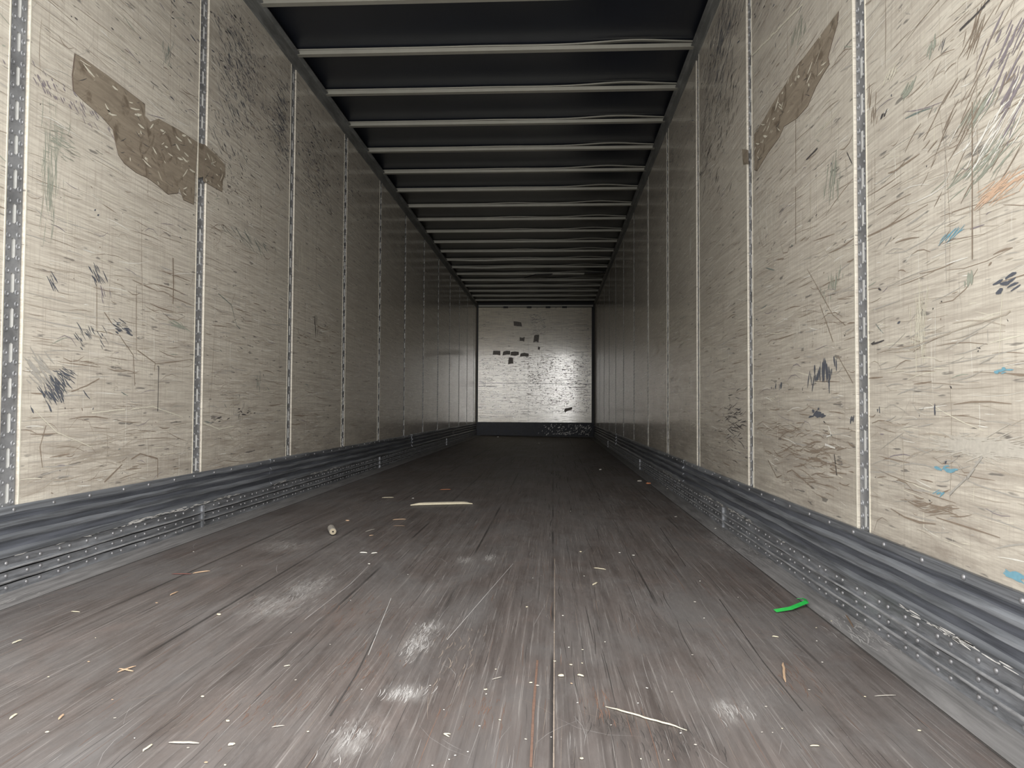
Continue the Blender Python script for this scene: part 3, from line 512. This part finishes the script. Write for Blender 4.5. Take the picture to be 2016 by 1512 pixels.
def band(S, a, b, label, lift=0.0, dz=0.0):
    X = XL if S == 'L' else XR; sg = 1 if S == 'L' else -1; z0 = fz(X)+dz; rr = random.Random(int(a*77)+ord(S))
    ph = [rr.uniform(0, 6) for _ in range(6)]
    inner = [(.0075, .256), (.009, .252), (.009, .234), (.003, .228), (.003, .212), (.014, .205), (.014, .196), (.003, .188), (.003, .172), (.014, .165), (.014, .156), (.003, .148), (.004, .128), (.015, .118), (.015, .107)]
    prof = [(X+sg*(d+lift+.003), z0+z) for d, z in inner]+[(X+sg*.002, z0+.107), (X+sg*.002, z0+.256)]
    def jit(j, y):
        if j in (0, 1) or j >= 15: return (0, 0)
        w_ = .0018*math.sin(y*3.1+ph[0])+.0012*math.sin(y*7.3+ph[1]+j*.4)+.0007*math.sin(y*23+ph[2]+j)
        return (sg*(w_), 0 if j >= 13 else .0015*math.sin(y*5+ph[3]+j*.3)+.001*math.sin(y*19+ph[4]))
    mb = MB(); mb.sweep(prof, yrange(a, b, .025), 0, True, jit)
    e = empty('scuff_band', (X, (a+b)/2, z0+.10)); tag(e, label, 'wall guard', f'smooth grey scuff bands along the {"left" if S == "L" else "right"} wall')
    npf = len(prof)
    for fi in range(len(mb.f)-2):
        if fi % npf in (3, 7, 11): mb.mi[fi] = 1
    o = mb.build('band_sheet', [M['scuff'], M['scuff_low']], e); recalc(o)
    sp = []; y = math.floor(a/.195)*.195+.09
    while y < b-.02:
        if y > a+.02: sp.append((y+rr.uniform(-.01, .01), z0+.243, .0115+lift))
        y += .195
    add_rivets(e, sp, X, sg, 100, b < 9)
    if b < 9:                                              # chalky scrape along the lower lip
        mb = MB(); to3 = lambda u, v, l: (X+sg*(.0175+lift), u, v)
        for _ in range(int((b-a)*70)):
            u = rr.uniform(a+.05, b-.05)
            if math.sin(u*2.3+ph[0])+.5*math.sin(u*5.1+ph[1]) < -.1: continue
            stroke(mb, to3, u, z0+.110+rr.uniform(-.005, .006), rr.gauss(0, .05), rr.uniform(.02, .09), rr.uniform(.001, .005), 0, 0, 3, 0, S == 'R')
        mb.build('scrape', M['dust'], e)['label'] = 'whitish scraped lower lip'; C.objects[-1]['kind'] = 'stuff'
    return e
def kick(S, a, b, label, single):
    X = XL if S == 'L' else XR; sg = 1 if S == 'L' else -1; z0 = fz(X)
    if S == 'R': z0 = fz(X-.004)
    inner = [(.010, .103), (.010, .075), (.018, .0735), (.022, .071), (.021, .0680), (.004, .0670), (.004, .0620), (.010, .0610), (.010, .0395), (.019, .038), (.022, .0350), (.021, .0315), (.004, .0305), (.004, .0255), (.010, .0245), (.011, .004), (.016, .0005)]
    prof = [(X+sg*d, z0+z) for d, z in inner]+[(X+sg*.002, z0+.0005), (X+sg*.002, z0+.103)]
    rr = random.Random(int(a*31)+ord(S)*5)
    def jit(j, y):
        if j in (0, 1) or j >= 16: return (0, 0)
        return (sg*.0008*math.sin(y*11+j), .0008*math.sin(y*9+j*.2)+.0004*math.sin(y*31))
    e = empty('kick_rail', (X, (a+b)/2, z0)); tag(e, label, 'wall guard', f'riveted kick rails along the {"left" if S == "L" else "right"} wall')
    mb = MB(); mb.sweep(prof, yrange(a, b, .03), 0, True, jit); npf = len(prof)
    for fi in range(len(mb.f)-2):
        if fi % npf in (4, 5, 6, 11, 12, 13): mb.mi[fi] = 1  # undercut grooves coloured dark to stand in for their shade
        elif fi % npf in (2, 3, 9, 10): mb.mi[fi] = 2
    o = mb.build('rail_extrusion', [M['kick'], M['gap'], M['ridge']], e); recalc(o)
    if a > 2:
        mb = MB()
        for dy in (.002, .016):
            x0, x1 = sorted((X+sg*.009, X+sg*.0195)); mb.box((x0, a+dy, z0+.002), (x1-.0, a+dy+.005, z0+.102))
        mb.build('joint_strip', M['kick'], e)
    sp = []; y = a+.04; fl = 0
    while y < b-.03:
        if y > (1.9 if S == 'L' else 1.1):
            for z in (.088, .0505, .0150): sp.append((y+rr.uniform(-.003, .003), z0+z, .0105))
        y += (.058 if fl else .098)+rr.uniform(-.008, .008); fl ^= 1
    add_rivets(e, sp, X, sg, 100, single)
joints = dict(L=[YO, 4.335, 5.035, 8.75, 12.4, YE-.03], R=[YO, 5.10, 6.86, 10.5, 13.6, YE-.03])
joints['L'][-1] = joints['R'][-1] = YE-.09
for S in 'LR':
    side = 'left' if S == 'L' else 'right'; J = joints[S]
    for i in range(len(J)-1):
        where = ['nearest stretch','short second stretch','middle stretch','fourth stretch inward','last stretch at end wall'][i]
        band(S, J[i]+.002, J[i+1]-.002, f'smooth ribbed grey scuff band on the {side} wall, {where}', .002*(i % 2), .003*(i % 2))
    K = dict(L=[YO, 3.47, 7.1, 11.6, YE-.09], R=[YO, 3.9, 7.6, 12.0, YE-.09])[S]
    for i in range(4):
        where = ['nearest length','second length inward','third length inward','last length at end wall'][i]
        kick(S, K[i]+.001, K[i+1]-.001, f'riveted kick rail at the foot of the {side} wall, {where}', i < 2)

# ---------------------------------------------------------------- floor
xa, xb = XL-.02, XR+.02
mb = MB()
i = len(mb.v)
mb.v += [(xa, YO, fz(xa)), (xb, YO, fz(xb)), (xb, YE+.03, fz(xb)), (xa, YE+.03, fz(xa)), (xa, YO, -.12), (xb, YO, -.12), (xb, YE+.03, -.12), (xa, YE+.03, -.12)]
for q_ in ((0,1,2,3),(7,6,5,4),(4,5,1,0),(5,6,2,1),(6,7,3,2),(7,4,0,3)): mb.f.append(q_); mb.mi.append(0)
f3 = lambda u, v, l: (u, v, fz(u)+l)
def rf(n, cols, x0, x1, y0, y1, l0, l1, w0, w1, sd=.02, bend=.05):
    for _ in range(n):
        x = random.uniform(x0, x1); y = y0*(y1/y0)**random.random()
        ln = random.uniform(l0, l1)*random.uniform(.3, 1)*(.6+.25*y)
        if abs(x) > 2: continue
        stroke(mb, f3, x, y, math.pi/2+random.gauss(0, sd), ln, random.uniform(w0, w1)*(.5+.2*y), 1+FK.index(random.choice(cols)), random.gauss(0, bend), 3, random.uniform(.0001, .0005), False)
XF0, XF1 = -1.46, .74
rf(700, ['darkf','darkf','rust'], XF0, XF1, 1.1, 9, .04, .35, .0006, .0018)
rf(900, ['tanf','dust'], XF0, XF1, 1.1, 8, .03, .30, .0003, .0009, .04)
rf(160, ['dust','tanf'], XF0, XF1, 1.1, 6, .05, .25, .0004, .001, .5, .3)
rf(60, ['darkf'], -.1, .35, 1.6, 10, .1, .5, .0012, .003)
for (cx, cy, rx, ry, n, c) in FDUST:
    for _ in range(int(n*.45)):
        x, y = random.gauss(cx, rx*.5), random.gauss(cy, ry*.5)
        if y < .9 or x > .83 or x < -1.58: continue
        stroke(mb, f3, x, y, math.pi/2+random.gauss(0, .12), random.uniform(.01, .06)*(.6+.2*cy), random.uniform(.0008, .0028)*(.5+.2*cy), 1+FK.index(c), .2, 3, random.uniform(.0002, .0006))
for c, wd, pts in FLINES: polystroke(mb, f3, pts, wd, 1+FK.index(c), .0006, False, 0)
# grit: pinhead specks
for _ in range(900):
    x = random.uniform(XF0, .82); y = 1.1*(8/1.1)**random.random()
    stroke(mb, f3, x, y, random.uniform(0, 3), random.uniform(.0012, .003)*(.5+.3*y), random.uniform(.0008, .0018)*(.5+.3*y), 1+FK.index(random.choice(['dust','tanf'])), 0, 2, .0007)
fl = mb.build('floor', [M['floor']]+[M['fk_'+c] for c in FK]); tag(fl, kind='structure')
for n, (a, b) in enumerate(((XL+.012, -1.498), (.760, XR-.008))):
    mb = MB(); ys = yrange(YO, YE-.02, .5)
    pr = [(a, fz(a)-.002), (b, fz(b)-.002), (b, fz(b)+.0018), (a, fz(a)+.0018)]
    mb.sweep(pr, ys, 0)
    # dark groove where the strip meets the boards, dust along it
    g = b if n == 0 else a
    for k in range(len(ys)-1):
        mb.face([(g-.002, ys[k], fz(g)+.0021), (g+.002, ys[k], fz(g)+.0021), (g+.002, ys[k+1], fz(g)+.0021), (g-.002, ys[k+1], fz(g)+.0021)], 1)
    for _ in range(1500):
        y = 1.1*(14/1.1)**random.random()
        if math.sin(y*1.7+n*2)+math.sin(y*3.9) < .1: continue
        x = random.triangular(a, b, a if n == 0 else b); 
        stroke(mb, lambda u, v, l: (min(max(u, a), b), v, fz(u)+.0022+l), x, y, math.pi/2+random.gauss(0, .2), random.uniform(.01, .09), random.uniform(.001, .005), 2, .1, 3, .0002)
    o = mb.build(f'trim_{n+1}', [M['strip'], M['fk_darkf'], M['fk_dust']]); recalc(o); tag(o, kind='structure')

# ---------------------------------------------------------------- top rails, roof sheet, roof bows
for n, (X, sg) in enumerate(((XL, 1), (XR, -1))):
    mb = MB(); pr = [(X-sg*.01, ZT), (X+sg*.004, ZT), (X+sg*.006, ZT+.012), (X+sg*.006, ZT+.086), (X+sg*.014, ZT+.090), (X+sg*.030, ZT+.092), (X+sg*.030, ZT+.098), (X-sg*.01, ZT+.098)]
    if n: pr = [(x-.0, z) for x, z in pr]
    mb.sweep(pr, yrange(YO, YE-.01, .5), 0); o = recalc(mb.build(f'trim_{n+3}', M['rail'])); tag(o, kind='structure')
mb = MB(); mb.box((XL-.05, YO, 2.90), (XR+.05, YE+.04, 2.93)); ceil = mb.build('ceiling', M['gap']); tag(ceil, kind='structure')
XB0, XB1 = XL+.012, XR-.012
NB = 21
def bulge(x, k, amp=1.0):
    t = (x-.50)/.36; b = math.exp(-t*t*1.6)*.021
    t2 = (x+.45)/.28; b2 = math.exp(-t2*t2*1.6)*(.009 if k >= 7 else .002 if k < 3 else .003)
    return (b+b2)*amp
BY = [BOW0+BSP*k for k in range(NB) if BOW0+BSP*k < YE-.1]
BY = [BOW0-BSP*k for k in range(6, 0, -1)]+BY
NX = 60
def sheet(y0, y1, mat, label):
    rows = []
    for yb in BY:
        for d in (-.10, -.06, -.035, -.02, -.008, .0, .03): rows.append(yb+d)
    rows += [y0, y1]; rows = sorted(r for r in rows if y0 <= r <= y1)
    mb = MB(); xs = [XL-.02+(XR-XL+.04)*i/NX for i in range(NX+1)]
    for y in rows:
        nb = min(BY, key=lambda b: abs(b-y-.02)); k = BY.index(nb)-6; d = nb-y
        for x in xs:
            z = 2.872-.006*math.cos((y-BOW0)*2*math.pi/BSP)
            if -.005 <= d <= .13:
                s = math.exp(-(d/.035)**1.4); z = z*(1-s)+(2.856+bulge(x, k)*.9)*s
            if y > 11.5: z += .004*math.sin(x*4+y*3)+.003*math.sin(x*9-y*2)
            mb.v.append((x, y, z))
    n = NX+1
    for r in range(len(rows)-1):
        for c in range(NX): mb.f.append((r*n+c, (r+1)*n+c, (r+1)*n+c+1, r*n+c+1)); mb.mi.append(0)
    o = mb.build('roof_sheet', mat, ceil, smooth=True); o['label'] = label
    return o
YS = BY[6]+BSP*6
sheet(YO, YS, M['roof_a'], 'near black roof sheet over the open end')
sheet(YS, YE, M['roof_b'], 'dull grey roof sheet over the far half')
def bow(k, y):
    e = empty('roof_bow', (-.384, y, ZB))
    rr = random.Random(k*13+5); bendz = [0, 0]
    droop = 0 if k < 10 else rr.uniform(-.004, .004)
    xs = [XB0+(XB1-XB0)*i/40 for i in range(41)]
    # channel: front face, bottom face, back lip
    mb = MB(); t = .0035
    prof = [(-.012, .024), (-.012, .0), (.028, .0), (.028, .024), (.0255, .024), (.0255, t), (-.0095, t), (-.0095, .024)]
    n = len(prof)
    for x in xs:
        sag = droop*math.sin(math.pi*(x-XB0)/(XB1-XB0))
        if k in (12, 13): sag += -.012*math.exp(-((x+1.1)/.3)**2)
        for py, pz in prof: mb.v.append((x, y+py, ZB+pz+sag))
    for i in range(40):
        for j in range(n): mb.f.append((i*n+j, i*n+(j+1) % n, (i+1)*n+(j+1) % n, (i+1)*n+j)); mb.mi.append(0)
    mb.f += [tuple(range(n)), tuple(40*n+j for j in range(n))[::-1]]; mb.mi += [0, 0]
    recalc(mb.build('channel', M['bow'], e))
    # upper flange that has sprung away from the channel
    mb = MB()
    for x in xs:
        b = bulge(x, k); z = ZB+.0255+b
        for py, pz in ((-.013, 0), (-.013, .0085), (.02, .0105), (.02, .0045)): mb.v.append((x, y+py, z+pz))
    for i in range(40):
        for j in range(4): mb.f.append((i*4+j, i*4+(j+1) % 4, (i+1)*4+(j+1) % 4, (i+1)*4+j)); mb.mi.append(0)
    mb.f += [(0, 1, 2, 3), (163, 162, 161, 160)]; mb.mi += [0, 0]
    recalc(mb.build('flange', M['bow'], e))
    return e
nears = {0: 'pale steel roof bow cut off by the top of the picture', 1: 'widest complete pale roof bow, its flange sprung open at the right'}
for k, y in enumerate([b for b in BY if b > 3.9]):
    e = bow(k, y)
    if k in nears: lab = nears[k]
    elif k < 7: lab = f'pale steel bow on the black roof, {ORD[k-1]} below the picture top'
    elif k < 19: lab = f'dim steel bow on the grey roof, {ORD[k-7]} beyond the black sheet'
    else: lab = f'last faint roof bow just before the end wall'
    tag(e, lab, 'roof beam', 'roof bows across the ceiling')
for y in [b for b in BY if 1.0 < b < 3.9]:
    tag(bow(2, y), 'pale steel roof bow overhead, nearer than the top of the picture', 'roof beam', 'roof bows overhead by the open end')
# torn dark insulation hanging from two places near the far end
for pts, lab in (([(-.50, 12.90), (-.30, 12.55), (-.02, 12.50), (-.10, 12.72), (-.28, 12.88)], 'black torn scrap hanging from the far roof, near the middle'), ([(.50, 12.60), (.50, 12.42), (.80, 12.35), (.84, 12.50), (.70, 12.62)], 'black torn scrap hanging from the far roof, at the right rail')):
    mb = MB(); n = len(pts); zz = [2.812, 2.808, 2.806, 2.81, 2.811]
    mb.v += [(x, y, z-.01) for (x, y), z in zip(pts, zz)]+[(x, y, z+.004) for (x, y), z in zip(pts, zz)]
    mb.f += [tuple(range(n)), tuple(range(n, 2*n))[::-1]]+[(i, (i+1) % n, n+(i+1) % n, n+i) for i in range(n)]; mb.mi += [0]*(n+2)
    c = (pts[0][0], pts[0][1], 2.81)
    o = recalc(mb.build('torn_scrap', M['gap'], None, loc=c)); tag(o, lab, 'scrap', 'torn scraps on the far roof')

# ---------------------------------------------------------------- end wall
mb = MB(); mb.box((XL-.05, YE, -.05), (XR+.05, YE+.05, 2.93)); we = mb.build('wall_end', M['gap']); tag(we, kind='structure')
EX0, EX1, EZ0, EZ1, EY = -1.603, .806, .310, 2.752, YE-.02
mb = MB(); mb.box((EX0, EY, EZ0), (EX1, YE-.001, EZ1), 0)
e3 = lambda u, v, l: (u, EY-l, v)
def re_(n, cols, x0, x1, z0, z1, ang, sd, l0, l1, w0, w1):
    for _ in range(n):
        u = random.uniform(x0, x1); v = random.uniform(z0, z1); ln = random.uniform(l0, l1)*random.uniform(.4, 1); ln = min(ln, 2*min(u-EX0, EX1-u))
        stroke(mb, e3, u, v, ang+random.gauss(0, sd), ln, random.uniform(w0, w1), 1+MK.index(random.choice(cols)), .1, 2, random.uniform(.001, .003))
re_(500, ['brown','midb','black'], EX0+.03, EX1-.03, .35, 1.75, 0, .03, .03, .25, .003, .009)
re_(160, ['brown','midb'], EX0+.03, EX1-.03, 1.5, 2.7, 0, .03, .03, .25, .003, .007)
re_(90, ['midb','brown'], EX0+.03, EX1-.03, .35, 2.5, math.pi/2, .04, .05, .3, .003, .006)
re_(1100, ['black','brown','brown'], -.55, EX1-.03, .5, 1.75, .05, .5, .01, .07, .006, .016)
re_(600, ['black','brown','midb'], EX0+.03, -.5, .4, 1.7, .05, .5, .01, .06, .005, .013)
re_(500, ['brown','midb'], EX0+.03, EX1-.03, .33, 2.72, 0, .03, .05, .4, .003, .008)
re_(90, ['black','brown'], -.50, -.18, 2.15, 2.62, 0, .4, .02, .14, .006, .012)
re_(50, ['brown','black'], EX0+.02, EX0+.16, .6, 2.6, 0, .2, .02, .10, .005, .012)
re_(40, ['brown','black'], EX1-.16, EX1-.02, .6, 2.5, 0, .3, .02, .10, .005, .012)
re_(40, ['black','brown'], -.5, -.3, 1.15, 1.35, 0, .5, .02, .08, .008, .02)
re_(60, ['pale','white'], -.5, .7, .5, 1.8, 0, .3, .02, .2, .004, .008)
polystroke(mb, e3, [(EX0+.01, 1.135), (EX1-.01, 1.125)], .008, 1+MK.index('black'), .003)
polystroke(mb, e3, [(EX0+.01, 1.07), (-1.15, 1.065)], .010, 1+MK.index('black'), .003)
polystroke(mb, e3, [(.3, 1.06), (EX1-.01, 1.055)], .010, 1+MK.index('black'), .003)
polystroke(mb, e3, [(EX0+.2, 2.28), (.75, 2.27)], .005, 1+MK.index('brown'), .003)
polystroke(mb, e3, [(-.53, .35), (-.53, 2.6)], .005, 1+MK.index('midb'), .003)
mb.build('end_panel', [M['liner_end']]+[M['mk_'+c] for c in MK], we)
for (x0, z0, x1, z1) in END_TAPE:
    mb = MB(); x0, x1 = sorted((x0, x1)); z0, z1 = sorted((z0, z1)); j = lambda: random.uniform(-.015, .015)
    p = [(x0+j(), z0+j()), ((x0+x1)/2, z0+j()), (x1+j(), z0+j()), (x1+j(), z1+j()), ((x0+x1)/2, z1+j()), (x0+j(), z1+j())]
    if x0 > .2: p = [(x0, z0), (x0+.03, z0+.03), (x1, z1-.05), (x1, z1), (x0, z0+.09), (x0-.02, z0+.05)]
    n = len(p); mb.v += [(x, EY-.0055, z) for x, z in p]+[(x, EY-.001, z) for x, z in p]
    mb.f += [tuple(range(n)), tuple(range(n, 2*n))[::-1]]+[(i, (i+1) % n, n+(i+1) % n, n+i) for i in range(n)]; mb.mi += [0]*(n+2)
    recalc(mb.build('tape_scrap', M['tape'], we))['label'] = 'brown scrap of old tape on the end wall'
mb = MB(); mb.box((XL+.022, YE-.085, fz(XL)+.0), (XR-.022, YE-.032, .30), 0)
k3 = lambda u, v, l: (u, YE-.085-l, v)
for _ in range(150):
    u = random.triangular(-.4, .82, .75); stroke(mb, k3, u, random.uniform(.05, .27), random.uniform(0, 1.6), random.uniform(.01, .06), random.uniform(.004, .016), random.choice([1, 1, 2]), .5, 2, .002)
o = mb.build('kick_plate', [M['endkick'], M['mk_greyl'], M['mk_black']], None, loc=(-.384, YE-.06, .04)); tag(o, 'dark battered steel kick plate across the foot of the end wall', 'kick plate')
mb = MB()
for xs_ in ((XL+.001, EX0-.002), (EX1+.002, XR-.001)): mb.box((xs_[0], YE-.04, .31), (xs_[1], YE-.002, 2.72))
o = mb.build('trim_5', M['gap']); tag(o, kind='structure')
mb = MB(); mb.box((XL+.035, YE-.05, 2.765), (XR-.035, YE-.005, 2.80), 0); tr = mb.build('trim_6', M['bow']); tag(tr, kind='structure')
for px in (-1.02, -.52, -.12, .23):
    mb = MB(); mb.box((px-.05, YE-.058, 2.735), (px+.05, YE-.025, 2.772)); mb.box((px-.025, YE-.062, 2.752), (px+.025, YE-.057, 2.766)); mb.build('clip', M['gap'], tr)['label'] = 'small dark clip'

# ---------------------------------------------------------------- litter on the floor
def ground(x): return fz(x)+.0012
def splinter(a, b, wd, col, name, label, cat, group=None, hgt=None, seg=6, taper=1.0, wob=.15):
    ax, ay = a; bx, by = b; L = math.hypot(bx-ax, by-ay); ang = math.atan2(by-ay, bx-ax); h = hgt or wd*.6
    mb = MB(); N = 6
    for i in range(seg+1):
        t = i/seg; s = (.25+.75*min(1, math.sin(math.pi*min(max(t, .03), .97))*1.8)) if taper else 1
        wob_ = random.uniform(-1, 1)*wob*wd
        for k in range(N):
            an = 2*math.pi*k/N+.3; mb.v.append((ax+(bx-ax)*t-math.sin(ang)*(math.cos(an)*wd/2*s*random.uniform(.85, 1.1)+wob_), ay+(by-ay)*t+math.cos(ang)*(math.cos(an)*wd/2*s+wob_), ground(ax+(bx-ax)*t)+h/2*s*(1+math.sin(an)*.98)))
    for i in range(seg):
        for k in range(N): mb.f.append((i*N+k, i*N+(k+1) % N, (i+1)*N+(k+1) % N, (i+1)*N+k)); mb.mi.append(0)
    mb.f += [tuple(range(N)), tuple(seg*N+k for k in range(N))[::-1]]; mb.mi += [0, 0]
    c = ((ax+bx)/2, (ay+by)/2, ground((ax+bx)/2))
    o = recalc(mb.build(name, M['ch_'+col], None, loc=c)); tag(o, label, cat, group); return o
def chip(x, y, wd, col, name, label, cat, group=None, N=7):
    mb = MB(); r = wd/2; a0 = random.uniform(0, 6); el = random.uniform(.45, .9); rot = random.uniform(-.6, .6)
    out = [(math.cos(a0+2*math.pi*k/N)*r*random.uniform(.75, 1.1), math.sin(a0+2*math.pi*k/N)*r*el*random.uniform(.8, 1.1)) for k in range(N)]
    out = [(px*math.cos(rot)-py*math.sin(rot), px*math.sin(rot)+py*math.cos(rot)) for px, py in out]
    h = max(.0012, wd*.22)
    g = ground(x)
    mb.v += [(x+px, y+py, g+.0004) for px, py in out]+[(x+px*.85, y+py*.85, g+h*random.uniform(.7, 1.1)) for px, py in out]
    mb.f += [tuple(range(N))[::-1], tuple(range(N, 2*N))]+[(i, (i+1) % N, N+(i+1) % N, N+i) for i in range(N)]; mb.mi += [0]*(N+2)
    o = recalc(mb.build(name, M['ch_'+col], None, loc=(x, y, g))); tag(o, label, cat, group); return o
SPL_LABELS = {0: 'tan splinter lying across another, forming an X at lower left', 1: 'shorter tan splinter crossed under the other in the X at lower left',
 2: 'long grey wood splinter on the floor near the bottom edge, left of centre', 3: 'pale slanted splinter at the bottom, left of the long grey one', 4: 'curved tan sliver in the lower left of the floor', 5: 'pale sliver at the far lower left edge of the floor',
 6: 'pinkish tan splinter at the end of a thin red one', 7: 'thin dark red splinter on the left of the floor', 8: 'tan slanted splinter on the left floor, below the red one', 9: 'thin pale sliver on the left floor below the kick rail',
 10: 'pale forked scrap at the left edge of the floor', 13: 'small orange splinter just behind the long pale split stick', 14: 'thin pale splinter left of and behind the long split stick', 15: 'reddish white splinter between the wooden peg and the split stick',
 16: 'thin brown splinter just in front of the reddish white one', 17: 'bluish grey twig right of the wooden peg', 25: 'thin pale needle of wood right of centre on the mid floor', 28: 'thin dark brown sliver on the grey strip right of the green strap'}
for i, (a, b, wd, c) in enumerate(SPLINTERS):
    lab = SPL_LABELS.get(i); grp = 'wood splinters on the floor'
    if not lab: lab = {'pale': 'short pale wood splinter lying loose on the dark planks', 'white': 'short white shred of wood in front of the bluish twig', 'tan': 'tan wood splinter lying loose on the dark planks', 'grey': 'short grey wood splinter lying loose on the dark planks'}[c]
    splinter(a, b, min(wd, .007), c, 'wood_splinter', lab, 'splinter', grp)
for (x, y, wd, c) in CHIPS:
    lab = {'pale': 'small pale wood chip lying on the dark plank floor', 'white': 'tiny white crumb lying on the dark plank floor', 'tan': 'small tan wood chip lying on the dark plank floor', 'grey': 'small grey flake lying on the dark plank floor'}[c]
    if abs(x+.94) < .12 and abs(y-3.67) < .25 and c == 'tan': lab = 'small rounded tan knot of wood behind the wooden peg'
    if wd*FPX/y > 15 and c == 'pale': lab = 'oval pale wood chip alone on the left of the floor, above the lower left X'
    chip(x, y, wd*.68, c, 'wood_crumb' if c in ('white', 'grey') else 'wood_chip', lab, 'wood chip', f'{c} chips on the floor')
chip(BIG[0][0], BIG[0][1], .015, 'pale', 'wood_chip', 'largest pale rounded wood chip, centre foreground', 'wood chip')
o = chip(SQ[0][0], SQ[0][1], .014, 'pale', 'wood_chip', 'squarish pale wood chip near the bottom edge, left of centre', 'wood chip', None, 4)
chip(ORANGE[0][0]+.01, ORANGE[0][1], .05, 'grey', 'wood_chip', 'grey flake touching an orange chip near the right kick rail', 'wood chip')
chip(ORANGE[1][0]+.01, ORANGE[1][1]-.02, .045, 'orange', 'wood_chip', 'orange brown chip lying far back near the right kick rail', 'wood chip')
# long split stick, pale with a greyer upper face
a, b = STICK
e = empty('split_stick', ((a[0]+b[0])/2, (a[1]+b[1])/2, ground(-.65)))
tag(e, 'long pale split wooden stick lying crosswise on the middle of the floor', 'stick')
def stick_part(name, off, w0, h0, mat, z0, t0=0., t1=1.):
    mb = MB(); seg = 14; N = 6; ang = math.atan2(b[1]-a[1], b[0]-a[0])
    for i in range(seg+1):
        t = t0+(t1-t0)*i/seg; s = min(1, .35+i*.35, .35+(seg-i)*.35); o_ = off+random.uniform(-.0015, .0015)
        for k in range(N):
            an = 2*math.pi*(k+.5)/N
            mb.v.append((a[0]+(b[0]-a[0])*t-math.sin(ang)*(math.cos(an)*w0*s+o_), a[1]+(b[1]-a[1])*t+math.cos(ang)*(math.cos(an)*w0*s+o_), ground(a[0]+(b[0]-a[0])*t)+z0+h0*s*(1+math.sin(an))*.5))
    for i in range(seg):
        for k in range(N): mb.f.append((i*N+k, i*N+(k+1) % N, (i+1)*N+(k+1) % N, (i+1)*N+k)); mb.mi.append(0)
    mb.f += [tuple(range(N)), tuple(seg*N+k for k in range(N))[::-1]]; mb.mi += [0, 0]
    return recalc(mb.build(name, mat, e))
stick_part('split_wood', 0, .010, .016, M['ch_pale'], 0)
stick_part('bark_side', .006, .006, .006, M['ch_grey'], .0115, .12, .93)['label'] = 'greyer weathered top edge'
# thin long splinter in the foreground
splinter(LONG[0], LONG[1], .0036, 'pale', 'long_splinter', 'long thin pale splinter slanting across the centre right foreground', 'splinter', None, .003, 14, 1, .5)
# wooden peg: a short block with bevelled body and a hole in its pale sawn end
px_, py_ = (PEG[0][0]+PEG[1][0])/2, (PEG[0][1]+PEG[1][1])/2; dirv = Vector((PEG[1][0]-PEG[0][0], PEG[1][1]-PEG[0][1], 0)).normalized(); sd = Vector((-dirv.y, dirv.x, 0)); R_ = .016; HL = .06
e = empty('wooden_peg', (px_, py_, ground(px_))); tag(e, 'short weathered wooden peg with a pale holed end, on the left of the floor', 'wood block')
mb = MB(); N = 12
ring = [(-HL, .75), (-HL+.012, 1), (HL-.008, 1), (HL, .88)]
for d, s in ring:
    for k in range(N):
        an = 2*math.pi*k/N; p = Vector((px_, py_, ground(px_)+R_*.98))+dirv*d+sd*(math.cos(an)*R_*s)+Vector((0, 0, math.sin(an)*R_*s*.97)); mb.v.append(tuple(p))
for r in range(3):
    for k in range(N): mb.f.append((r*N+k, r*N+(k+1) % N, (r+1)*N+(k+1) % N, (r+1)*N+k)); mb.mi.append(0)
mb.f.append(tuple(range(N))); mb.mi.append(0)
recalc(mb.build('peg_body', M['ch_grey'], e))
mb = MB()
for s, dd in ((.88, 0), (.25, .0008), (.22, -.012)):
    for k in range(N):
        an = 2*math.pi*k/N; p = Vector((px_, py_, ground(px_)+R_*.98))+dirv*(HL+dd)+sd*(math.cos(an)*R_*s)+Vector((0, 0, math.sin(an)*R_*s*.97)); mb.v.append(tuple(p))
for r in range(2):
    for k in range(N): mb.f.append((r*N+k, r*N+(k+1) % N, (r+1)*N+(k+1) % N, (r+1)*N+k)); mb.mi.append(r)
mb.f.append(tuple(2*N+k for k in range(N))); mb.mi.append(1)
mb.build('sawn_end', [M['ch_sawn'], M['gap']], e)['label'] = 'pale sawn end with a dark hole'
# green strap scrap
q = NM('green_plastic_strap'); n_ = q.noise(q.pos((60, 60, 60)), 1, 3)
M['green'] = q.out(q.mix(n_, (.012, .30, .045), (.03, .52, .09)), .3, 0)
mb = MB(); P = [Vector((x, y, 0)) for x, y in STRAP]; ups = [.0012, .004, .010, .012, .008]; Wd = .013
pts = []
for i in range(len(P)-1):
    for t in (0, .34, .67): pts.append((P[i].lerp(P[i+1], t), ups[i]+(ups[i+1]-ups[i])*t))
pts.append((P[-1], ups[-1]))
for i, (p, u) in enumerate(pts):
    d = (pts[min(i+1, len(pts)-1)][0]-pts[max(i-1, 0)][0]).normalized(); s = Vector((-d.y, d.x, 0)); g = ground(p.x)
    tilt = .35
    for sx, dz in ((-.5, 0), (.5, Wd*tilt), (.5, Wd*tilt+.0008), (-.5, .0008)): mb.v.append((p.x+s.x*Wd*sx, p.y+s.y*Wd*sx, g+u+dz))
for i in range(len(pts)-1):
    for k in range(4): mb.f.append((i*4+k, i*4+(k+1) % 4, (i+1)*4+(k+1) % 4, (i+1)*4+k)); mb.mi.append(0)
n = (len(pts)-1)*4; mb.f += [(0, 1, 2, 3), (n+3, n+2, n+1, n)]; mb.mi += [0, 0]
o = recalc(mb.build('strap_scrap', M['green'], None, loc=(STRAP[1][0], STRAP[1][1], ground(.7)))); tag(o, 'bright green folded scrap of plastic strapping on the right of the floor', 'plastic strap')
